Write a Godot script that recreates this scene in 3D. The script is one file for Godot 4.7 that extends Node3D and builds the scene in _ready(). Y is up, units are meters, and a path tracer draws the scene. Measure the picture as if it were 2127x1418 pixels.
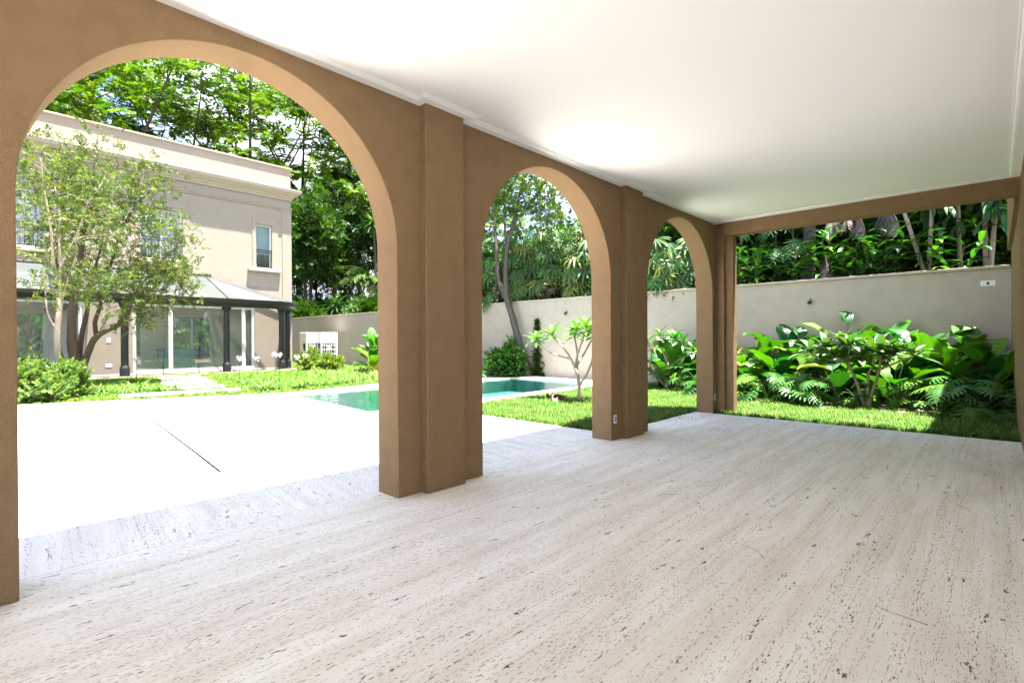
extends Node3D
# A covered terrace with arches beside a garden with a pool and a house. x runs along the arcade, -z out into the garden, y up; metres.

class MB:
	var v := PackedVector3Array()
	var n := PackedVector3Array()
	var uv := PackedVector2Array()
	var c := PackedColorArray()
	var ix := PackedInt32Array()
	var col := Color(1, 1, 1)

	func vert(p: Vector3, nn: Vector3, u := Vector2.ZERO) -> int:
		v.append(p); n.append(nn); uv.append(u); c.append(col)
		return v.size() - 1

	func tri(a: int, b: int, d: int) -> void:  # counter-clockwise seen from outside
		ix.append(a); ix.append(d); ix.append(b)

	# a flat facet that faces along hint
	func facet(ps: Array, hint: Vector3) -> void:
		var nn: Vector3 = (ps[1] - ps[0]).cross(ps[2] - ps[0])
		if nn.length_squared() < 1e-16 and ps.size() > 3:
			nn = (ps[2] - ps[0]).cross(ps[3] - ps[0])
		nn = nn.normalized()
		var flip := nn.dot(hint) < 0.0
		if flip:
			nn = -nn
		var a := PackedInt32Array()
		for p in ps:
			a.append(vert(p, nn))
		for i in range(1, ps.size() - 1):
			if flip:
				tri(a[0], a[i + 1], a[i])
			else:
				tri(a[0], a[i], a[i + 1])

	func box(lo: Vector3, hi: Vector3, b := 0.0, t := Transform3D()) -> void:
		var mid := (lo + hi) * 0.5
		var h := (hi - lo) * 0.5
		b = minf(b, minf(h.x, minf(h.y, h.z)) * 0.6)
		var P := func(s: Vector3, axis: int) -> Vector3:
			var q := Vector3(s.x * (h.x - b), s.y * (h.y - b), s.z * (h.z - b))
			q[axis] = s[axis] * h[axis]
			return t * (mid + q)
		for a in 3:
			var e := (a + 1) % 3
			var g := (a + 2) % 3
			for sg in [-1.0, 1.0]:
				var s := Vector3.ZERO
				s[a] = sg
				var ps := []
				for k in [[-1.0, -1.0], [1.0, -1.0], [1.0, 1.0], [-1.0, 1.0]]:
					s[e] = k[0]; s[g] = k[1]
					ps.append(P.call(s, a))
				var out := Vector3.ZERO
				out[a] = sg
				facet(ps, t.basis * out)
		if b <= 0.0:
			return
		for a in 3:
			var e := (a + 1) % 3
			var g := (a + 2) % 3
			for s1 in [-1.0, 1.0]:
				for s2 in [-1.0, 1.0]:
					var p := Vector3.ZERO
					p[a] = s1; p[e] = s2; p[g] = -1.0
					var q := p
					q[g] = 1.0
					var out := Vector3.ZERO
					out[a] = s1; out[e] = s2
					facet([P.call(p, a), P.call(q, a), P.call(q, e), P.call(p, e)], t.basis * out)
		for s1 in [-1.0, 1.0]:
			for s2 in [-1.0, 1.0]:
				for s3 in [-1.0, 1.0]:
					var p := Vector3(s1, s2, s3)
					facet([P.call(p, 0), P.call(p, 1), P.call(p, 2)], t.basis * p)

	func tube(pts: PackedVector3Array, radii: PackedFloat32Array, sides := 8, caps := true) -> void:
		var m := pts.size()
		var d0 := (pts[1] - pts[0]).normalized()
		var side := d0.cross(Vector3.UP)
		if side.length() < 0.05:
			side = d0.cross(Vector3.RIGHT)
		side = side.normalized()
		var first := v.size()
		var run := 0.0
		for i in m:
			var d := (pts[mini(i + 1, m - 1)] - pts[maxi(i - 1, 0)]).normalized()
			side = (side - d * side.dot(d)).normalized()
			var oth := d.cross(side)
			if i > 0:
				run += pts[i].distance_to(pts[i - 1])
			for k in sides + 1:
				var a := TAU * k / sides
				var nn := side * cos(a) + oth * sin(a)
				vert(pts[i] + nn * radii[i], nn, Vector2(float(k) / sides, run))
		for i in m - 1:
			for k in sides:
				var a := first + i * (sides + 1) + k
				tri(a, a + 1, a + sides + 2)
				tri(a, a + sides + 2, a + sides + 1)
		if caps:
			for e in 2:
				var i := 0 if e == 0 else m - 1
				var nn := -d0 if e == 0 else (pts[m - 1] - pts[m - 2]).normalized()
				var cc := vert(pts[i], nn)
				var at := v.size()
				for k in sides:
					vert(v[first + i * (sides + 1) + k], nn)
				for k in sides:
					if e == 0:
						tri(cc, at + (k + 1) % sides, at + k)
					else:
						tri(cc, at + k, at + (k + 1) % sides)

	# a lathe of (radius, height) rings around y at p
	func lathe(p: Vector3, prof: Array, sides := 20) -> void:
		for j in prof.size() - 1:
			var a: Vector2 = prof[j]
			var b: Vector2 = prof[j + 1]
			var sl := Vector2(b.y - a.y, a.x - b.x)
			if sl.length() < 1e-6:
				continue
			sl = sl.normalized()
			var first := v.size()
			for k in sides + 1:
				var an := TAU * k / sides
				var r := Vector3(cos(an), 0, sin(an))
				var nn := Vector3(r.x * sl.x, sl.y, r.z * sl.x)
				vert(p + r * a.x + Vector3(0, a.y, 0), nn)
				vert(p + r * b.x + Vector3(0, b.y, 0), nn)
			for k in sides:
				var q := first + 2 * k
				tri(q, q + 1, q + 3)
				tri(q, q + 3, q + 2)

	# a flat polygon (x, y) pushed through z0..z1 (z1 > z0), with chamfered edges and smooth curves
	func extrude(poly: PackedVector2Array, z0: float, z1: float, bev := 0.0, smooth := 0.9) -> void:
		if Geometry2D.is_polygon_clockwise(poly):
			poly.reverse()
		var m := poly.size()
		var inn := PackedVector2Array()
		var en := PackedVector2Array()
		for i in m:
			var d := (poly[(i + 1) % m] - poly[i]).normalized()
			en.append(Vector2(d.y, -d.x))
		for i in m:
			var a := en[(i + m - 1) % m]
			var b := en[i]
			var mid := (a + b).normalized()
			inn.append(poly[i] - mid * (bev / maxf(0.35, mid.dot(a))))
		var tr := Geometry2D.triangulate_polygon(inn if bev > 0.0 else poly)
		for e in 2:
			var z := z1 if e == 0 else z0
			var nn := Vector3(0, 0, 1.0 if e == 0 else -1.0)
			var at := v.size()
			for q in inn:
				vert(Vector3(q.x, q.y, z), nn)
			for k in range(0, tr.size(), 3):
				var a := at + tr[k]
				var b := at + tr[k + 1]
				var d := at + tr[k + 2]
				var cw: float = (v[b] - v[a]).cross(v[d] - v[a]).z * nn.z
				if cw > 0.0:
					tri(a, b, d)
				else:
					tri(a, d, b)
		for i in m:
			var j := (i + 1) % m
			var ei := en[i]
			var na := ei
			var nb := ei
			var pv := en[(i + m - 1) % m]
			var nx := en[j]
			if pv.dot(ei) > smooth:
				na = (pv + ei).normalized()
			if nx.dot(ei) > smooth:
				nb = (nx + ei).normalized()
			var rows := [[poly[i], poly[j], z1 - bev], [poly[i], poly[j], z0 + bev]]
			var q := PackedInt32Array()
			q.append(vert(Vector3(poly[i].x, poly[i].y, z1 - bev), Vector3(na.x, na.y, 0)))
			q.append(vert(Vector3(poly[j].x, poly[j].y, z1 - bev), Vector3(nb.x, nb.y, 0)))
			q.append(vert(Vector3(poly[j].x, poly[j].y, z0 + bev), Vector3(nb.x, nb.y, 0)))
			q.append(vert(Vector3(poly[i].x, poly[i].y, z0 + bev), Vector3(na.x, na.y, 0)))
			tri(q[0], q[2], q[1])
			tri(q[0], q[3], q[2])
			if bev > 0.0:
				for e in 2:
					var zo := z1 if e == 0 else z0
					var zi := z1 - bev if e == 0 else z0 + bev
					facet([Vector3(inn[i].x, inn[i].y, zo), Vector3(inn[j].x, inn[j].y, zo), Vector3(poly[j].x, poly[j].y, zi), Vector3(poly[i].x, poly[i].y, zi)], Vector3(ei.x, ei.y, 1.0 if e == 0 else -1.0))

	# profile of (out, height) points along a level path; out is to the right of travel when side is 1
	func sweep(path: PackedVector3Array, prof: PackedVector2Array, side := 1.0, closed := false) -> void:
		var m := path.size()
		var dirs := []
		for i in m:
			var d := path[(i + 1) % m] - path[i]
			d.y = 0
			dirs.append(d.normalized())
		if not closed:
			dirs[m - 1] = dirs[m - 2]
		var rings := []
		for i in m:
			var a: Vector3 = dirs[i] if i == 0 and not closed else dirs[(i + m - 1) % m]
			var b: Vector3 = dirs[i]
			var na := Vector3(-a.z, 0, a.x) * side
			var nb := Vector3(-b.z, 0, b.x) * side
			var mid := (na + nb).normalized()
			mid /= maxf(0.3, mid.dot(na))
			var r := PackedVector3Array()
			for q in prof:
				r.append(path[i] + mid * q.x + Vector3(0, q.y, 0))
			rings.append(r)
		var hints := []
		for k in prof.size() - 1:
			hints.append(prof[k + 1] - prof[k])
		for i in (m if closed else m - 1):
			var j := (i + 1) % m
			var d: Vector3 = dirs[i]
			var o := Vector3(-d.z, 0, d.x) * side
			for k in prof.size() - 1:
				var h: Vector2 = hints[k]
				var hint := o * -h.y + Vector3(0, h.x, 0)
				facet([rings[i][k], rings[j][k], rings[j][k + 1], rings[i][k + 1]], hint)

	# a wall in the plane z, x0..x1, y0..y1, from z0 (outside, towards +z) back to z1, with openings [x0, y0, x1, y1]
	func grid_wall(x0: float, x1: float, y0: float, y1: float, z0: float, z1: float, holes: Array) -> void:
		var xs := [x0, x1]
		var ys := [y0, y1]
		for h in holes:
			xs.append(h[0]); xs.append(h[2]); ys.append(h[1]); ys.append(h[3])
		xs.sort(); ys.sort()
		var solid := func(i: int, j: int) -> bool:
			if i < 0 or j < 0 or i >= xs.size() - 1 or j >= ys.size() - 1:
				return false
			var p := Vector2((xs[i] + xs[i + 1]) / 2, (ys[j] + ys[j + 1]) / 2)
			for h in holes:
				if p.x > h[0] and p.x < h[2] and p.y > h[1] and p.y < h[3]:
					return false
			return true
		for i in xs.size() - 1:
			for j in ys.size() - 1:
				if xs[i + 1] - xs[i] < 1e-5 or ys[j + 1] - ys[j] < 1e-5 or not solid.call(i, j):
					continue
				var a := Vector2(xs[i], ys[j])
				var b := Vector2(xs[i + 1], ys[j + 1])
				for z in [z0, z1]:
					facet([Vector3(a.x, a.y, z), Vector3(b.x, a.y, z), Vector3(b.x, b.y, z), Vector3(a.x, b.y, z)], Vector3(0, 0, 1 if z == z0 else -1))
				for e in [[-1, 0, a.x], [1, 0, b.x]]:
					if not solid.call(i + e[0], j):
						facet([Vector3(e[2], a.y, z0), Vector3(e[2], b.y, z0), Vector3(e[2], b.y, z1), Vector3(e[2], a.y, z1)], Vector3(e[0], 0, 0))
				for e in [[-1, a.y], [1, b.y]]:
					if not solid.call(i, j + e[0]):
						facet([Vector3(a.x, e[1], z0), Vector3(b.x, e[1], z0), Vector3(b.x, e[1], z1), Vector3(a.x, e[1], z1)], Vector3(0, e[0], 0))

	func mesh() -> ArrayMesh:
		var a := []
		a.resize(Mesh.ARRAY_MAX)
		a[Mesh.ARRAY_VERTEX] = v
		a[Mesh.ARRAY_NORMAL] = n
		a[Mesh.ARRAY_TEX_UV] = uv
		a[Mesh.ARRAY_COLOR] = c
		a[Mesh.ARRAY_INDEX] = ix
		var m := ArrayMesh.new()
		m.add_surface_from_arrays(Mesh.PRIMITIVE_TRIANGLES, a)
		return m

var M := {}
var rng := RandomNumberGenerator.new()
var taken := {}

func lin(r: float, g: float, b: float) -> Color:
	return Color(r, g, b).linear_to_srgb()

func numbered(called: String) -> String:
	taken[called] = taken.get(called, -1) + 1
	return called if taken[called] == 0 else "%s_%03d" % [called, taken[called]]

func tag(o: Node, label: String, category: String, group := "") -> Node:
	o.set_meta("label", label)
	o.set_meta("category", category)
	if group != "":
		o.set_meta("group", group)
	return o

func thing(called: String, label: String, category: String, at := Vector3.ZERO, group := "") -> Node3D:
	var o := Node3D.new()
	o.name = numbered(called)
	add_child(o)
	o.position = at
	tag(o, label, category, group)
	return o

func part(parent: Node3D, called: String, m: Mesh, material: Material, t := Transform3D()) -> MeshInstance3D:
	var o := MeshInstance3D.new()
	o.name = called if parent != self else numbered(called)
	o.mesh = m
	o.material_override = material
	o.transform = t
	parent.add_child(o, true)
	return o

func struct(called: String, m: Mesh, material: Material) -> MeshInstance3D:
	var o := part(self, called, m, material)
	o.set_meta("kind", "structure")
	return o

func bx(lo: Vector3, hi: Vector3, b := 0.0) -> ArrayMesh:
	var m := MB.new()
	m.box(lo, hi, b)
	return m.mesh()

func rnd(a: float, b: float) -> float:
	return rng.randf_range(a, b)

func noise(s: int, f: float, octaves := 3) -> FastNoiseLite:
	var q := FastNoiseLite.new()
	q.seed = s
	q.frequency = f
	q.noise_type = FastNoiseLite.TYPE_SIMPLEX_SMOOTH
	q.fractal_octaves = octaves
	return q

func noise_tex(s: int, f: float, ramp: Array, size := 512, octaves := 4) -> NoiseTexture2D:
	var t := NoiseTexture2D.new()
	t.width = size; t.height = size
	t.seamless = true
	t.noise = noise(s, f, octaves)
	if ramp.size():
		var g := Gradient.new()
		g.offsets = PackedFloat32Array([0.0, 0.5, 1.0])
		g.colors = PackedColorArray(ramp)
		t.color_ramp = g
	return t

func normal_tex(s: int, f: float, strength: float, size := 512, octaves := 4) -> NoiseTexture2D:
	var t := noise_tex(s, f, [], size, octaves)
	t.as_normal_map = true
	t.bump_strength = strength
	return t

func plain(color: Color, rough := 0.7, spec := 0.5, metal := 0.0) -> StandardMaterial3D:
	var m := StandardMaterial3D.new()
	m.albedo_color = color
	m.roughness = rough
	m.metallic_specular = spec
	m.metallic = metal
	return m

func glass(color: Color, alpha: float, rough := 0.02) -> StandardMaterial3D:
	var m := plain(Color(color.r, color.g, color.b, alpha), rough)
	m.transparency = BaseMaterial3D.TRANSPARENCY_ALPHA
	return m

func stucco(color: Color, s: int, tile: float, bump: float, low := 0.90) -> StandardMaterial3D:
	var m := plain(color, 0.92, 0.25)
	m.albedo_texture = noise_tex(s, 0.006, [Color(low, low, low), Color(low * 0.4 + 0.6, low * 0.4 + 0.6, low * 0.4 + 0.595), Color(1, 1, 1)], 1024, 7)
	m.uv1_triplanar = true
	m.uv1_world_triplanar = true
	m.uv1_scale = Vector3.ONE / tile
	m.normal_enabled = true
	m.normal_texture = normal_tex(s + 7, 0.16, 6.0, 1024, 3)
	m.normal_scale = bump
	return m

func foliage(back := Color(0.75, 0.9, 0.35), rough := 0.5, spec := 0.45) -> StandardMaterial3D:
	var m := plain(Color(1, 1, 1), rough, spec)
	m.vertex_color_use_as_albedo = true
	m.backlight_enabled = true
	m.backlight = back
	return m

# travertine: cloudy cream bands along u, lines of dark pits along the bands
func travertine_texture(s: int) -> ImageTexture:
	var r := RandomNumberGenerator.new()
	r.seed = s
	var band := noise(s, 0.035, 4)
	var cloud := noise(s + 1, 0.012, 4)
	var W := 512
	var im := Image.create(W, W, false, Image.FORMAT_RGB8)
	for y in W:
		for x in W:
			# periodic in both directions by walking circles
			var wob := 9.0 * cloud.get_noise_2d(60.0 * cos(TAU * x / W), 60.0 * sin(TAU * x / W) + y * 0.35)
			var b := band.get_noise_2d(14.0 * cos(TAU * x / W) + 700.0, (y + wob) * 1.1)
			var k := cloud.get_noise_2d(x * 0.7 + 300.0, y * 2.2)
			var t := clampf(0.60 + 0.6 * b + 0.3 * k, 0.0, 1.0)
			im.set_pixel(x, y, Color(0.845, 0.810, 0.765).lerp(Color(0.925, 0.912, 0.890), t))
	im.resize(2048, 2048, Image.INTERPOLATE_CUBIC)
	var dark := [Color(0.20, 0.15, 0.12), Color(0.30, 0.22, 0.16), Color(0.13, 0.11, 0.10), Color(0.46, 0.31, 0.19)]
	var stamp := func(px: float, py: float, a: float, b: float, c: Color, mixing: float) -> void:
		for j in range(int(-b) - 1, int(b) + 2):
			for i in range(int(-a) - 1, int(a) + 2):
				var e := (i * i) / (a * a + 0.2) + (j * j) / (b * b + 0.2)
				if e <= 1.0:
					var qx := posmod(int(px) + i, 2048)
					var qy := posmod(int(py) + j, 2048)
					im.set_pixel(qx, qy, im.get_pixel(qx, qy).lerp(c, mixing * (1.0 - 0.35 * e)))
	for line in 620:  # strings of stretched pits along the bedding
		var x := r.randf() * 2048.0
		var y := r.randf() * 2048.0
		var dense := r.randf_range(0.25, 1.0)
		var big := r.randf_range(0.35, 1.15)
		var tall := r.randf_range(0.45, 1.0)
		var drift := r.randf_range(-0.35, 0.35)
		for k in int(r.randf_range(10, 70)):
			var a := r.randf_range(1.5, 9.0) * big
			x += a + r.randf_range(2, 26) / dense
			y += r.randf_range(-1.0, 1.0) + drift
			stamp.call(x, y + r.randfn(0.0, 2.2), a, tall * r.randf_range(0.6, 1.5) * big, dark[r.randi() % 4], r.randf_range(0.28, 1.0))
	for line in 1500:  # faint grey threads
		var x := r.randf() * 2048.0
		var y := r.randf() * 2048.0
		stamp.call(x, y, r.randf_range(30, 110), r.randf_range(0.4, 0.9), Color(0.66, 0.60, 0.54) if r.randf() < 0.6 else Color(0.96, 0.95, 0.93), r.randf_range(0.15, 0.5))
	for k in 170:  # larger voids
		var x := r.randf() * 2048.0
		var y := r.randf() * 2048.0
		for j in r.randi_range(2, 7):
			stamp.call(x + r.randfn(0, 14), y + r.randfn(0, 3), r.randf_range(2, 9.5), r.randf_range(0.9, 2.5), dark[r.randi() % 3], r.randf_range(0.6, 1.0))
	for k in 14000:
		stamp.call(r.randf() * 2048.0, r.randf() * 2048.0, r.randf_range(0.8, 3.0), r.randf_range(0.4, 0.8), dark[r.randi() % 4], r.randf_range(0.15, 0.75))
	return ImageTexture.create_from_image(im)

func sky_image() -> ImageTexture:
	var w := 1024
	var h := 512
	var im := Image.create(w, h, false, Image.FORMAT_RGBF)
	var a := noise(31, 1.15, 5)
	var b := noise(77, 3.2, 4)
	for y in h:
		var el := PI * (0.5 - (y + 0.5) / h)
		for x in w:
			var az := TAU * (x + 0.5) / w
			var d := Vector3(sin(az) * cos(el), sin(el), -cos(az) * cos(el))
			var up := maxf(d.y, 0.0)
			var col := Vector3(0.47, 0.56, 0.74).lerp(Vector3(0.20, 0.35, 0.72), pow(up, 0.55))
			var q := Vector3(d.x, d.y * 2.2, d.z)
			var k := a.get_noise_3dv(q * 1.3) + 0.35 * b.get_noise_3dv(q)
			k = smoothstep(-0.12, 0.30, k)
			var shade := 0.86 + 0.14 * clampf(b.get_noise_3dv(q * 0.7 + Vector3(5, 0, 0)) * 2.0, -1.0, 1.0)
			col = col.lerp(Vector3(0.86, 0.88, 0.91) * shade, k)
			if d.y < 0.0:
				col = col.lerp(Vector3(0.20, 0.21, 0.17), smoothstep(0.0, 0.06, -d.y))
			im.set_pixel(x, y, Color(col.x, col.y, col.z))
	return ImageTexture.create_from_image(im)

func _ready() -> void:
	rng.seed = 20240
	# ---- camera
	var cam := Camera3D.new()
	cam.name = "camera"
	add_child(cam)
	cam.transform = Transform3D(Basis(Vector3(0.68510, -0.00561, 0.72842), Vector3(0.00648, 0.99998, 0.00160), Vector3(-0.72842, 0.00362, 0.68513)).orthonormalized(), Vector3(0, 1.4, 0))
	cam.fov = 67.157
	cam.near = 0.05
	cam.far = 600.0
	cam.current = true
	# ---- sky, exposure
	var we := WorldEnvironment.new()
	we.name = "environment"
	var env := Environment.new()
	env.background_mode = Environment.BG_SKY
	var sk := Sky.new()
	var pm := PanoramaSkyMaterial.new()
	pm.panorama = sky_image()
	pm.energy_multiplier = 0.55
	sk.sky_material = pm
	env.sky = sk
	env.tonemap_mode = Environment.TONE_MAPPER_LINEAR
	env.tonemap_exposure = 6.5
	env.sdfgi_enabled = true
	env.ssao_enabled = true
	env.ssil_enabled = true
	we.environment = env
	add_child(we)
	# ---- sun: high, from behind the terrace
	var sun := DirectionalLight3D.new()
	sun.name = "sun"
	sun.light_energy = 1.6
	sun.light_color = Color(1.0, 0.98, 0.95)
	sun.light_angular_distance = 0.6
	sun.shadow_enabled = true
	add_child(sun)
	sun.look_at_from_position(Vector3.ZERO, -Vector3(0.085, 1.0, 0.175), Vector3.RIGHT)
	# ---- the place
	make_materials()
	ground_and_paving()
	arcade()
	garden_wall()
	house()
	pool()
	plants()
	small_things()

func make_materials() -> void:
	M.stucco = stucco(lin(0.28, 0.185, 0.101), 3, 1.6, 0.7, 0.93)
	M.house = stucco(lin(0.385, 0.325, 0.26), 5, 3.0, 0.25, 0.96)
	M.wall = stucco(lin(0.47, 0.405, 0.335), 9, 2.6, 0.3, 0.95)
	M.trim = plain(lin(0.47, 0.40, 0.31), 0.85, 0.3)
	M.ceiling = plain(lin(0.90, 0.895, 0.88), 0.9, 0.2)
	M.white = plain(lin(0.80, 0.80, 0.79), 0.45)
	M.black = plain(lin(0.012, 0.013, 0.014), 0.38)
	M.graphite = plain(lin(0.022, 0.024, 0.026), 0.4)
	M.dark = plain(lin(0.02, 0.02, 0.02), 0.6)
	M.grout = plain(lin(0.33, 0.29, 0.24), 0.95, 0.2)
	M.soil = stucco(lin(0.075, 0.055, 0.035), 15, 1.5, 1.0)
	M.stone = plain(Color(1, 1, 1), 0.55, 0.4)
	M.stone.vertex_color_use_as_albedo = true
	M.stone.albedo_texture = travertine_texture(4)
	M.slit = plain(lin(0.014, 0.009, 0.007), 0.9, 0.1)
	M.glass = glass(Color(0.85, 0.95, 0.92), 0.04)
	M.canopy_glass = glass(Color(0.50, 0.53, 0.52), 0.30, 0.06)
	M.inner_glass = glass(Color(0.5, 0.55, 0.54), 0.05, 0.02)
	M.blind = plain(lin(0.26, 0.36, 0.38), 0.8)
	M.curtain = plain(lin(0.55, 0.58, 0.60), 0.9)
	M.room = plain(lin(0.78, 0.76, 0.66), 0.9)
	M.cloth = plain(lin(0.05, 0.22, 0.23), 0.85)
	M.cover = plain(lin(0.78, 0.78, 0.76), 0.5)
	M.tile = stucco(lin(0.085, 0.36, 0.32), 21, 0.8, 0.15)
	M.water = glass(Color(0.03, 0.20, 0.18), 0.2, 0.02)
	M.water.normal_enabled = true
	M.water.normal_texture = normal_tex(41, 0.012, 4.0, 512, 3)
	M.water.normal_scale = 0.22
	M.water.uv1_triplanar = true
	M.water.uv1_world_triplanar = true
	M.water.uv1_scale = Vector3(0.4, 0.4, 0.4)

# ---------------------------------------------------------------- ground, paving
var POOL := PackedVector2Array([Vector2(5.82, -13.6), Vector2(5.41, -8.97), Vector2(13.45, -9.06), Vector2(13.86, -12.95)])
var DECK := PackedVector2Array([Vector2(-4.9, -4.19), Vector2(6.55, -4.19), Vector2(6.62, -8.15), Vector2(12.3, -8.5), Vector2(15.04, -8.6), Vector2(15.04, -13.2), Vector2(13.6, -14.2), Vector2(9.35, -14.65), Vector2(6.0, -13.96), Vector2(2.68, -15.28), Vector2(0.82, -16.02), Vector2(-4.9, -18.3)])

func slab_poly(p: PackedVector2Array, y0: float, y1: float, u: Vector2, along: Vector2) -> ArrayMesh:
	# a stone plate with outline p (x, z); its grain runs along the given direction, its picture starts at u
	var m := MB.new()
	var t := Geometry2D.triangulate_polygon(p)
	var ac := Vector2(-along.y, along.x)
	var tone := rnd(0.98, 1.0)
	m.col = Color(tone, tone * rnd(0.993, 1.0), tone * rnd(0.985, 1.0))  # plates differ a little, as cut from different blocks
	for q in p:
		m.vert(Vector3(q.x, y1, q.y), Vector3.UP, u + Vector2(q.dot(along), q.dot(ac)) / 4.2)
	for k in range(0, t.size(), 3):
		var a := t[k]
		var b := t[k + 1]
		var d := t[k + 2]
		if (m.v[b] - m.v[a]).cross(m.v[d] - m.v[a]).y > 0.0:
			m.tri(a, b, d)
		else:
			m.tri(a, d, b)
	var cen := Vector2.ZERO
	for q in p:
		cen += q / p.size()
	for i in p.size():
		var a := p[i]
		var b := p[(i + 1) % p.size()]
		var o := (a + b) / 2 - cen
		m.facet([Vector3(a.x, y1, a.y), Vector3(b.x, y1, b.y), Vector3(b.x, y0, b.y), Vector3(a.x, y0, a.y)], Vector3(o.x, 0, o.y))
	return m.mesh()

func ground_and_paving() -> void:
	# soil sheet, left open where the pool is dug
	var g := MB.new()
	for r in [[-250.0, -250.0, 250.0, -14.3], [-250.0, -8.5, 250.0, 250.0], [-250.0, -14.3, 5.2, -8.5], [14.6, -14.3, 250.0, -8.5]]:
		g.facet([Vector3(r[0], -0.045, r[1]), Vector3(r[2], -0.045, r[1]), Vector3(r[2], -0.045, r[3]), Vector3(r[0], -0.045, r[3])], Vector3.UP)
	struct("ground", g.mesh(), M.soil)
	# terrace floor: long stone plates, grain along the arcade
	var base := MB.new()
	base.box(Vector3(-4.75, -0.04, -4.188), Vector3(9.575, -0.004, 0.555))
	struct("added_bounce_paving", slab_poly(PackedVector2Array([Vector2(-12, 0.56), Vector2(5.0, 0.56), Vector2(5.0, 9), Vector2(-12, 9)]), -0.04, -0.002, Vector2.ZERO, Vector2(1, 0)), M.stone)  # unseen pale ground, added to bounce sunlight into the porch
	var fl := struct("terrace_floor", base.mesh(), M.grout)
	var row := 0
	var z := 0.25
	while z > -4.18:
		var z1 := maxf(z - 0.74, -4.186)
		var run := Vector2(rnd(0, 1), rnd(0, 1))  # plates of a row come from one block: the grain runs on
		var x := 9.58 - (0.9 if row % 2 else 0.0)
		if row % 2:
			part(fl, "floor_plate", slab_poly(PackedVector2Array([Vector2(8.6807, z1 + 0.0007), Vector2(9.58, z1 + 0.0007), Vector2(9.58, z), Vector2(8.6807, z)]), -0.03, 0.0, run, Vector2(1, 0)), M.stone)
		while x > -4.7:
			var x0 := maxf(x - 1.8, -4.75)
			part(fl, "floor_plate", slab_poly(PackedVector2Array([Vector2(x0 + 0.0007, z1 + 0.0007), Vector2(x, z1 + 0.0007), Vector2(x, z), Vector2(x0 + 0.0007, z)]), -0.03, 0.0, run, Vector2(1, 0)), M.stone)
			x = x0
			if rnd(0, 1) < 0.25:
				run.y += rnd(0.1, 0.9)
		z = z1
		row += 1
	# pool deck: plates laid square to the pool, cut along the lawn
	var bed := MB.new()
	var pieces := Geometry2D.clip_polygons(DECK, POOL)
	var dk := struct("pool_deck", slab_poly(Geometry2D.offset_polygon(PackedVector2Array([DECK[0], DECK[1], DECK[2], POOL[1], POOL[0], DECK[8], DECK[9], DECK[10], DECK[11]]), -0.03)[0], -0.04, -0.005, Vector2.ZERO, Vector2(0, 1)), M.grout)
	var bz := Vector2(-0.0882, 0.9961)
	var bxx := Vector2(0.9961, 0.0882)
	var o := Vector2(5.41, -8.97)
	for i in range(-10, 11):
		for j in range(-9, 6):
			var gap := 0.0012
			var sh := 0.6 if posmod(i, 2) else 0.0
			var q := PackedVector2Array()
			for c in [[i * 1.0 + gap, j * 1.2 + sh + gap], [(i + 1) * 1.0, j * 1.2 + sh + gap], [(i + 1) * 1.0, (j + 1) * 1.2 + sh], [i * 1.0 + gap, (j + 1) * 1.2 + sh]]:
				q.append(o + bxx * c[0] + bz * c[1])
			for p in Geometry2D.intersect_polygons(q, DECK):
				for p2 in Geometry2D.clip_polygons(p, POOL):
					if p2.size() > 2 and absf(area(p2)) > 0.01:
						part(dk, "deck_plate", slab_poly(p2, -0.035, 0.0, Vector2(rnd(0, 1), rnd(0, 1)), bz), M.stone)

func area(p: PackedVector2Array) -> float:
	var s := 0.0
	for i in p.size():
		s += p[i].cross(p[(i + 1) % p.size()])
	return s / 2

# ---------------------------------------------------------------- the arcade
const ZI := -3.85
const ZO := -4.17
const CEIL := 3.57

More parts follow.
